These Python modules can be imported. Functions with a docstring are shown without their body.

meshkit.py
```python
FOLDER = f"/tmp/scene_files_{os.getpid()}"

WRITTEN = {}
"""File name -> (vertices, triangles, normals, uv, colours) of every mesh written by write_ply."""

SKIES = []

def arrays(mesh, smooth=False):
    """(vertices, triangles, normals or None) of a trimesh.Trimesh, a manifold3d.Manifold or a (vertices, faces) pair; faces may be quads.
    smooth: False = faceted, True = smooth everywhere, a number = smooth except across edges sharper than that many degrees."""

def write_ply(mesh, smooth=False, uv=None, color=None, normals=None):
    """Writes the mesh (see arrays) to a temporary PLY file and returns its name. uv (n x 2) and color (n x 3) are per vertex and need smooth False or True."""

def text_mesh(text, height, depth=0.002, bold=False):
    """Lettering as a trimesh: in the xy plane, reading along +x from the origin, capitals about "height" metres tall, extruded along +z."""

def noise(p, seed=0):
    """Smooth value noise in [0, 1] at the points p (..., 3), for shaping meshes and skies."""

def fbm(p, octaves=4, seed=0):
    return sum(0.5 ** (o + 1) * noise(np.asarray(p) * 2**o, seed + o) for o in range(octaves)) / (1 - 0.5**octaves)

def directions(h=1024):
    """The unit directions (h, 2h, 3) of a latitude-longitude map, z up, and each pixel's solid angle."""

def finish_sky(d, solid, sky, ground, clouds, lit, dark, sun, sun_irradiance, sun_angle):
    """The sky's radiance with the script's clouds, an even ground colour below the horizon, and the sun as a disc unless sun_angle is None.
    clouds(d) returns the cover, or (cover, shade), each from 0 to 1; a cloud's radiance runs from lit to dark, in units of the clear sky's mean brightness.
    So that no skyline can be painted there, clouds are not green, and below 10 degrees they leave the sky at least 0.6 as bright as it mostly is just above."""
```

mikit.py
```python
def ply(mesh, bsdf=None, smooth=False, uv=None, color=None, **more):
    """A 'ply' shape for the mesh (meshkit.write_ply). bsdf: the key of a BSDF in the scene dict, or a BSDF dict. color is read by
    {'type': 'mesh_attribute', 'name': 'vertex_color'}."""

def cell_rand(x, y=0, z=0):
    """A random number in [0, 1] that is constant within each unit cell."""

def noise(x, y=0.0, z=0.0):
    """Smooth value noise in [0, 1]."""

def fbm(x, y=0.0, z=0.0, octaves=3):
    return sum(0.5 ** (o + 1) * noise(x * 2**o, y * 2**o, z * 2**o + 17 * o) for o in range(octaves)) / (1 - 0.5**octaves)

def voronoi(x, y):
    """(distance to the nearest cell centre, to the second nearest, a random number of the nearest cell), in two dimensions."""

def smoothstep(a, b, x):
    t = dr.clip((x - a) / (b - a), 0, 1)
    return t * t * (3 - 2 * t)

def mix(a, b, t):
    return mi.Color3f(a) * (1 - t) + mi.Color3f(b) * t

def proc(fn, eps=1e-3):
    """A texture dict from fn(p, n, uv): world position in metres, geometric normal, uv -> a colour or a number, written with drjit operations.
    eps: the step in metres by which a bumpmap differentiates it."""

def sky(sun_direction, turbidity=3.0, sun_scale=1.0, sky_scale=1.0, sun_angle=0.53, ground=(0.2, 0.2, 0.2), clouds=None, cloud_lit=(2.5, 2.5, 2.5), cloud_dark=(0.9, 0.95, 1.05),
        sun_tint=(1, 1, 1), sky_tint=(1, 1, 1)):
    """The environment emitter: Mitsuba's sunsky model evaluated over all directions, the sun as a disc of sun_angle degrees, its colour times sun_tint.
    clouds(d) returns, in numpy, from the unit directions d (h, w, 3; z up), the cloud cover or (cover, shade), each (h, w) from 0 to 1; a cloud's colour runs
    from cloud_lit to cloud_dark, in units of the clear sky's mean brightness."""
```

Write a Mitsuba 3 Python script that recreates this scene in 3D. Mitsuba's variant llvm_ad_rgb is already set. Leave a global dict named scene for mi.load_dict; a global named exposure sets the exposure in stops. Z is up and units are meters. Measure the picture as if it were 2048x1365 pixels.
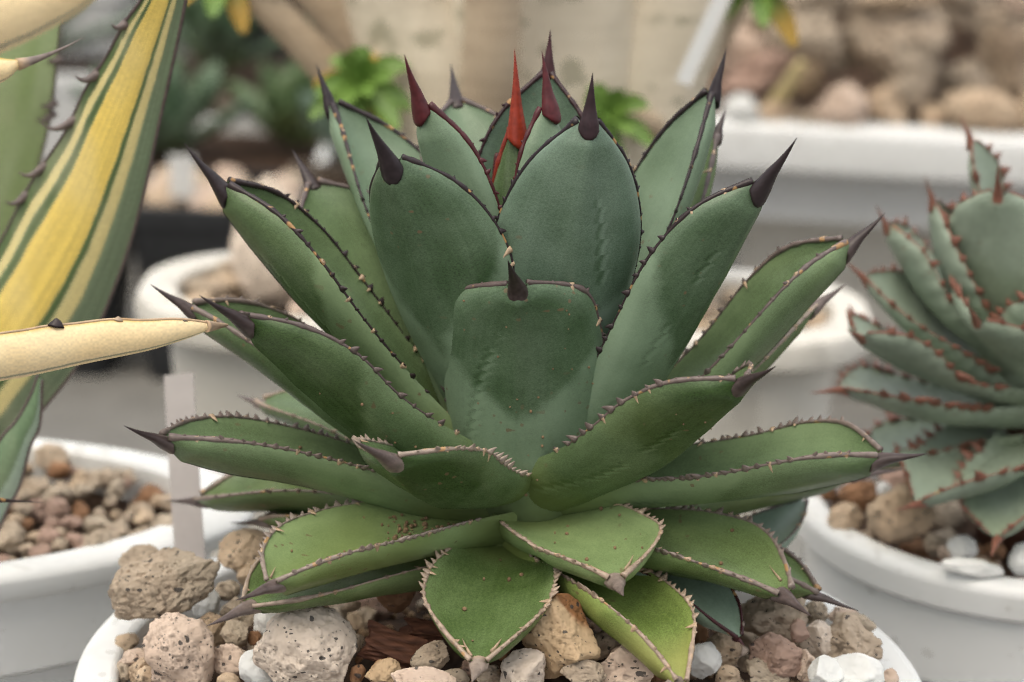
import math
import numpy as np, trimesh
import drjit as dr
import mitsuba as mi
import mikit, meshkit
from mikit import noise, fbm, cell_rand, smoothstep, mix, proc

T = mi.ScalarTransform4f
scene, labels = {}, {}

# ------------------------------------------------------------------ camera, daylight, exposure
PITCH, ROLL = math.radians(17.0), math.radians(2.2)
CAM = np.array([0.003, -0.69, 0.308])
FWD = np.array([0, math.cos(PITCH), -math.sin(PITCH)])
_r, _u = np.array([1.0, 0, 0]), np.array([0, math.sin(PITCH), math.cos(PITCH)])
UP = math.cos(ROLL) * _u - math.sin(ROLL) * _r
scene['camera'] = {'type': 'thinlens', 'fov': 22.0, 'fov_axis': 'x', 'near_clip': 0.05, 'far_clip': 60.0,
                   'aperture_radius': 0.0045, 'focus_distance': 0.700,
                   'to_world': T().look_at(origin=CAM.tolist(), target=(CAM + FWD).tolist(), up=UP.tolist())}
SUN = (-0.30, -0.42, 0.855)
def overcast(d):   # an even cloud deck, brightest overhead and about a third as bright at the horizon, as overcast skies are
    return np.ones(d.shape[:2]), 1 - np.clip(d[..., 2], 0, 1) * 0.9
scene['sky'] = mikit.sky(SUN, turbidity=3, sun_scale=0.30, sun_angle=48, clouds=overcast, cloud_lit=(3.0, 3.1, 3.22), cloud_dark=(0.95, 0.98, 1.02), sun_tint=(0.93, 0.98, 1.02))
exposure = 2.58

# ------------------------------------------------------------------ materials
def bsdf(name, d):
    scene[name] = d
def two(d):
    return {'type': 'twosided', 'bsdf': d}
def rgb(c):
    return {'type': 'rgb', 'value': list(c)}
def sel(k, table):
    out = mi.Color3f(table[0])
    for i, c in enumerate(table[1:], 1):
        out = dr.select(k > i - 0.5, mi.Color3f(c), out)
    return out
def ramp(x, stops):
    out = mi.Color3f(stops[0][1])
    for (a, ca), (b, cb) in zip(stops, stops[1:]):
        out = dr.select(x > a, mix(ca, cb, dr.clip((x - a) / (b - a), 0, 1)), out)
    return out

def leaf_uv(uv):
    k = dr.floor((uv.x + 2) / 4)
    q = dr.floor(uv.y / 4)
    r = uv.y - 4 * q
    face = dr.floor(r / 2)
    w = dr.floor(q / 10)
    return k, uv.x - 4 * k, r - 2 * face, face, (q - 10 * w) / 8, w * 0.2
def imprint(k, u, v):
    # the tooth line that a neighbouring leaf pressed into the back of this one, still folded in the bud
    s = dr.select(cell_rand(k, 3) > 0.5, 1.0, -1.0)
    w = v * 25 + 5 * cell_rand(k, 5)
    saw = w - dr.floor(w)
    line = s * (0.22 + 0.75 * (0.80 - v) + 0.10 * (fbm(v * 6, k) - 0.5)) + 0.07 * saw * saw
    return u - line, saw
TONES_DARK = [(0.022, 0.052, 0.019), (0.023, 0.053, 0.016), (0.027, 0.057, 0.012), (0.034, 0.067, 0.010), (0.046, 0.080, 0.009)]
TONES_BLOOM = [(0.180, 0.248, 0.190), (0.178, 0.248, 0.165), (0.188, 0.258, 0.135), (0.232, 0.312, 0.138), (0.272, 0.350, 0.105)]
def leaf_color(p, n, uv):
    k, u, v, face, tone, level = leaf_uv(uv)
    blue = tone > 1.05
    i = dr.clip(dr.round(tone * 4), 0, 4)
    dark, bloom = sel(i, TONES_DARK), sel(i, TONES_BLOOM)
    dark = dr.select(blue, mi.Color3f(0.16, 0.20, 0.150), dark)
    bloom = dr.select(blue, mi.Color3f(0.34, 0.405, 0.32), bloom)
    x, y, z = p.x + 0.13 * k, p.y, p.z
    big, mid = fbm(x * 42, y * 42, z * 42), fbm(x * 150, y * 150, z * 150)
    streak = noise(u * 34 + 9 * k, v * 5, 3.0)
    # wax bloom: whole on the lower half, rubbed off toward the tip and where the next leaf lay against it
    edge = 0.70 - 0.26 * (1 - dr.abs(u)) + 0.06 * (big - 0.5) + 0.14 * (cell_rand(k, 11) - 0.5) + 0.05 * (fbm(u * 5 + k, v * 3) - 0.5)
    wax = level - 0.10 + dr.select(face > 0.5, (0.22 + 0.75 * level) * dr.select(tone > 0.4, 0.5, 1.0) * smoothstep(0.035, -0.035, v - edge - 0.04 * (mid - 0.5)), 0.16)
    wax = dr.clip(wax + 0.55 * (big - 0.5) + 0.28 * (mid - 0.5) + 0.07 * (streak - 0.5), 0, 1)
    wax = dr.clip(wax + 0.22 * smoothstep(0.72, 0.98, dr.abs(u)), 0, 1)
    d, saw = imprint(k, u, v)
    on = dr.select((face > 0.5) & (v > 0.12) & (v < 0.82), 1.0, 0.0) * dr.select(cell_rand(k, 8) > 0.25, 1.0, 0.0)
    on = on * smoothstep(0.34, 0.5, noise(v * 9, k * 3.0, 1.0))
    wax = dr.clip(wax + on * (0.22 * smoothstep(0.055, 0.0, dr.abs(d)) - 0.18 * smoothstep(0.06, 0.0, dr.abs(d + 0.07))), 0, 1)
    c = mix(dark, bloom, wax)
    # stomata and papillae: a fine salt-and-pepper grain
    g = 0.55 * noise(x * 4300, y * 4300, z * 4300) + 0.45 * noise(x * 2600, y * 2600, z * 2600)
    grit = 0.20 + 0.95 * (1 - wax)
    c = c * (1 + grit * (g - 0.5))
    # blanched leaf base, greenish yellow
    base = smoothstep(0.34, 0.10, v + 0.10 * (mid - 0.5)) * dr.select(blue, 0.2, 0.65)
    c = mix(c, mi.Color3f(0.125, 0.155, 0.045), base)
    yel = smoothstep(0.55, 0.8, fbm(x * 24 + 7, y * 24, z * 24)) * dr.select(tone > 0.4, 0.5, 0.12) * dr.select(blue, 0.4, 1.0)
    c = mix(c, mi.Color3f(0.125, 0.160, 0.035), yel)
    c = mix(c, mi.Color3f(0.40, 0.38, 0.13), dr.select((tone > 0.95) & (tone < 1.05), 0.5, 0.0) * smoothstep(0.70, 0.90, v + 0.25 * (big - 0.5)))
    dirt = smoothstep(0.84, 0.90, noise(x * 520, y * 520, z * 520)) * smoothstep(0.5, 0.66, fbm(x * 60, y * 60, z * 60 + 5))
    return mix(c, mi.Color3f(0.15, 0.095, 0.055), 0.7 * dirt)
def leaf_bump(p, n, uv):
    k, u, v, face, tone, level = leaf_uv(uv)
    d, saw = imprint(k, u, v)
    on = dr.select((face > 0.5) & (v > 0.12) & (v < 0.82), 1.0, 0.0) * dr.select(cell_rand(k, 8) > 0.25, 1.0, 0.0)
    h = -on * 0.07 * smoothstep(0.06, 0.0, dr.abs(d + 0.02))
    x, y, z = p.x + 0.13 * k, p.y, p.z
    return h + 0.8 * fbm(x * 60, y * 60, z * 60, 2) + 0.03 * noise(u * 26, v * 3, k)
bsdf('leaf_skin', two({'type': 'bumpmap', 'arbitrary': proc(leaf_bump, 3e-4), 'scale': 0.0006,
     'bsdf': {'type': 'principled', 'base_color': proc(leaf_color), 'roughness': 0.40, 'specular': 0.36}}))

def horn_color(p, n, uv):
    c = ramp(uv.x, [(0.0, (0.26, 0.032, 0.014)), (0.2, (0.085, 0.013, 0.016)), (0.45, (0.018, 0.012, 0.015)), (0.62, (0.040, 0.027, 0.027)),
                    (0.8, (0.11, 0.083, 0.078)), (1.0, (0.28, 0.225, 0.19)), (1.2, (0.50, 0.34, 0.20)), (1.5, (0.19, 0.080, 0.055))])
    g = fbm(p.x * 700, p.y * 700, p.z * 700)
    c = c * (0.55 + 0.9 * g)
    tan = smoothstep(0.77, 0.86, noise(p.x * 430 + 3, p.y * 430, p.z * 430)) * dr.select((uv.y > 2) & (uv.x > 0.3), 0.8, 0.0)
    return mix(c, mi.Color3f(0.42, 0.24, 0.10), tan)
bsdf('horn', two({'type': 'principled', 'base_color': proc(horn_color), 'roughness': 0.36, 'specular': 0.36}))

STONE_TINTS = [(0.47, 0.36, 0.255), (0.52, 0.405, 0.325), (0.39, 0.32, 0.245), (0.68, 0.68, 0.66), (0.46, 0.33, 0.205), (0.25, 0.135, 0.075), (0.60, 0.505, 0.42), (0.41, 0.325, 0.245), (0.36, 0.245, 0.195)]
def stone_color(p, n, uv):
    pal, sd = dr.round(uv.x), uv.y * 7
    c = sel(pal, STONE_TINTS)
    white = dr.select((pal > 2.5) & (pal < 3.5), 1.0, 0.0)
    x, y, z = p.x + sd, p.y, p.z
    big, mid = fbm(x * 70, y * 70, z * 70), fbm(x * 330, y * 330, z * 330)
    c = c * (0.72 + 0.40 * big + 0.24 * (mid - 0.15) * (1 - 0.7 * white))
    rust = smoothstep(0.47, 0.58, fbm(x * 55 + 5, y * 55, z * 55)) * dr.select((pal > 3.5) & (pal < 4.5), 0.85, dr.select(pal < 2.5, 0.12, 0.0))
    c = mix(c, mi.Color3f(0.17, 0.062, 0.018) * (0.5 + 1.0 * mid), rust)
    grain = smoothstep(0.80, 0.84, noise(x * 1150, y * 1150, z * 1150)) * smoothstep(0.42, 0.6, fbm(x * 160, y * 160, z * 160 + 8)) + smoothstep(0.855, 0.875, noise(x * 560, y * 560, z * 560 + 3))
    c = mix(c, mi.Color3f(0.045, 0.042, 0.042), dr.clip(grain, 0, 1) * (0.88 - 0.84 * white))
    return c
def stone_bump(p, n, uv):
    x, y, z = p.x + uv.y * 7, p.y, p.z
    white = dr.select((dr.round(uv.x) > 2.5) & (dr.round(uv.x) < 3.5), 0.15, 1.0)
    pit = 0.9 * smoothstep(0.68, 0.84, noise(x * 560, y * 560, z * 560)) + 0.5 * smoothstep(0.6, 0.8, noise(x * 1300, y * 1300, z * 1300))
    return white * (-0.7 * pit + 0.35 * fbm(x * 520, y * 520, z * 520))
bsdf('pumice', two({'type': 'bumpmap', 'arbitrary': proc(stone_bump, 2.5e-4), 'scale': 0.0008,
     'bsdf': {'type': 'principled', 'base_color': proc(stone_color), 'roughness': 0.9, 'specular': 0.2}}))

def plastic_color(p, n, uv):
    c = mi.Color3f(0.68, 0.68, 0.67) * (0.95 + 0.08 * fbm(p.x * 25, p.y * 25, p.z * 25))
    spot = smoothstep(0.86, 0.90, noise(p.x * 130, p.y * 130, p.z * 130)) * 0.30 + 0.16 * smoothstep(0.58, 0.75, fbm(p.x * 55 + 9, p.y * 55, p.z * 22)) + 0.35 * smoothstep(0.82, 0.88, noise(p.x * 310, p.y * 310, p.z * 310)) * smoothstep(0.5, 0.65, fbm(p.x * 30, p.y * 30, p.z * 30 + 4))
    return mix(c, mi.Color3f(0.36, 0.34, 0.31), spot)
bsdf('white_plastic', two({'type': 'principled', 'base_color': proc(plastic_color), 'roughness': 0.34, 'specular': 0.45}))
def shaded_cream_color(p, n, uv):  # cream set below the white plastic; partly stands in for shade from neighbours
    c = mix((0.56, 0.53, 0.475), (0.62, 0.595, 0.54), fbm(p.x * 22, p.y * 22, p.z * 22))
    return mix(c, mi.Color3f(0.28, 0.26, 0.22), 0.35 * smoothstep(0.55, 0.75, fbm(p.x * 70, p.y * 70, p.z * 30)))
bsdf('shaded_cream_plastic', two({'type': 'principled', 'base_color': proc(shaded_cream_color), 'roughness': 0.4, 'specular': 0.4}))
def soil_color(p, n, uv):
    g = fbm(p.x * 260, p.y * 260, p.z * 260)
    return mix((0.018, 0.012, 0.009), (0.085, 0.05, 0.032), g * g * 1.6)
def soil_bump(p, n, uv):
    return fbm(p.x * 300, p.y * 300, p.z * 300)
bsdf('soil', two({'type': 'bumpmap', 'arbitrary': proc(soil_bump, 4e-4), 'scale': 0.003, 'bsdf': {'type': 'principled', 'base_color': proc(soil_color), 'roughness': 0.95, 'specular': 0.15}}))
def bark_color(p, n, uv):
    g = noise(p.x * 160 + p.y * 60, p.y * 900, p.z * 1300)
    return mix((0.040, 0.016, 0.010), (0.14, 0.060, 0.036), g * (0.5 + fbm(p.x * 300, p.y * 300, p.z * 300)))
bsdf('bark_chip', two({'type': 'bumpmap', 'arbitrary': proc(lambda p, n, uv: noise(p.x * 160 + p.y * 60, p.y * 900, p.z * 1300), 2.5e-4), 'scale': 0.0012, 'bsdf': {'type': 'principled', 'base_color': proc(bark_color), 'roughness': 0.8, 'specular': 0.3}}))

def strap_color(p, n, uv):
    k = dr.floor((uv.x + 2) / 4)
    u, v = (uv.x - 4 * k + 1) / 2, uv.y
    w = u + 0.018 * (fbm(v * 7, k) - 0.5) + 0.012 * (noise(v * 40, u * 20) - 0.5)
    green = mi.Color3f(0.085, 0.130, 0.048) * (0.72 + 0.55 * noise(u * 90, v * 6, k))
    yellow = mi.Color3f(0.75, 0.56, 0.14) * (0.84 + 0.28 * noise(u * 60, v * 4, k))
    def band(a, b, s=0.012):
        return smoothstep(a - s, a + s, w) * smoothstep(b + s, b - s, w)
    pale = mix(yellow, mi.Color3f(0.66, 0.60, 0.34), 0.6)
    c0 = mix(mi.Color3f(0.165, 0.215, 0.130) * (0.75 + 0.5 * noise(u * 70, v * 5, k)), green, dr.clip(band(0.0, 0.09) + band(0.17, 0.235, 0.02) + band(0.625, 0.67), 0, 1))
    c0 = mix(c0, yellow, dr.clip(band(0.24, 0.62), 0, 1))
    c0 = mix(c0, pale, dr.clip(0.9 * band(0.09, 0.16) + 0.95 * band(0.68, 0.79, 0.02), 0, 1))
    c1 = mix((0.34, 0.45, 0.19), (0.45, 0.55, 0.30), noise(u * 12, v * 3, 2.0))
    c2 = mix((0.80, 0.60, 0.32), (0.85, 0.69, 0.43), fbm(p.x * 60, p.y * 60, p.z * 60))
    c2 = mix(c2, mi.Color3f(0.70, 0.47, 0.13), smoothstep(0.10, 0.0, u + 0.03 * (fbm(v * 30, 5) - 0.5)))
    c2 = mix(c2, mi.Color3f(0.20, 0.21, 0.16), 0.8 * band(0.895, 0.945, 0.02))
    c3 = mix((0.13, 0.20, 0.11), (0.33, 0.42, 0.33), smoothstep(0.60, 0.72, w))
    c = dr.select(k < 0.5, c0, dr.select(k < 1.5, c1, dr.select(k < 2.5, c2, c3)))
    scuff = smoothstep(0.50, 0.80, fbm(p.x * 60 + k, p.y * 60, p.z * 25))
    c = mix(c, mi.Color3f(0.66, 0.62, 0.44), 0.20 * scuff)
    return c * (0.88 + 0.24 * noise(p.x * 1800, p.y * 1800, p.z * 1800))
bsdf('strap_skin', two({'type': 'principled', 'base_color': proc(strap_color), 'roughness': 0.42, 'specular': 0.4}))

def trunk_color(p, n, uv):
    g = fbm(p.x * 55, p.y * 55, p.z * 55)
    ring = noise(p.x * 30, p.y * 30, p.z * 420)
    c = mix((0.46, 0.40, 0.305), (0.66, 0.59, 0.475), 0.65 * g + 0.35 * ring)
    return mix(c, mi.Color3f(0.20, 0.19, 0.12), 0.6 * smoothstep(0.58, 0.72, fbm(p.x * 90 + 4, p.y * 90, p.z * 90)))
bsdf('trunk_bark', two({'type': 'principled', 'base_color': proc(trunk_color), 'roughness': 0.75, 'specular': 0.25}))
def branch_color(p, n, uv):
    return mix((0.27, 0.20, 0.135), (0.47, 0.38, 0.275), 0.6 * fbm(p.x * 60, p.y * 60, p.z * 60) + 0.4 * noise(p.x * 40, p.y * 40, p.z * 330))
bsdf('branch_bark', two({'type': 'principled', 'base_color': proc(branch_color), 'roughness': 0.7, 'specular': 0.25}))
def spoon_color(p, n, uv):
    c = mix((0.075, 0.15, 0.024), (0.16, 0.26, 0.055), fbm(p.x * 80, p.y * 80, p.z * 80))
    return mix(c, mi.Color3f(0.36, 0.22, 0.03), dr.clip(uv.x, 0, 1) * smoothstep(0.25, 0.8, uv.y))
bsdf('spoon_leaf', two({'type': 'principled', 'base_color': proc(spoon_color), 'roughness': 0.45, 'specular': 0.4}))
def mottle(name, a, b, f, rough=0.6, spec=0.35):
    def col(p, n, uv):
        return mix(a, b, fbm(p.x * f, p.y * f, p.z * f))
    bsdf(name, two({'type': 'principled', 'base_color': proc(col), 'roughness': rough, 'specular': spec}))
mottle('black_plastic', (0.010, 0.011, 0.012), (0.028, 0.029, 0.032), 60, 0.5)
mottle('bench_board', (0.11, 0.105, 0.095), (0.19, 0.18, 0.165), 30, 0.8)
mottle('tag_plastic', (0.34, 0.31, 0.30), (0.39, 0.36, 0.35), 80, 0.5)
mottle('brown_clay', (0.11, 0.085, 0.065), (0.20, 0.16, 0.125), 18, 0.8, 0.2)
mottle('clay', (0.22, 0.10, 0.06), (0.34, 0.17, 0.10), 40, 0.8, 0.2)
mottle('dry_straw', (0.42, 0.33, 0.15), (0.62, 0.52, 0.28), 120, 0.7)
mottle('crumb', (0.10, 0.06, 0.035), (0.33, 0.22, 0.13), 700, 0.9, 0.2)

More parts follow.
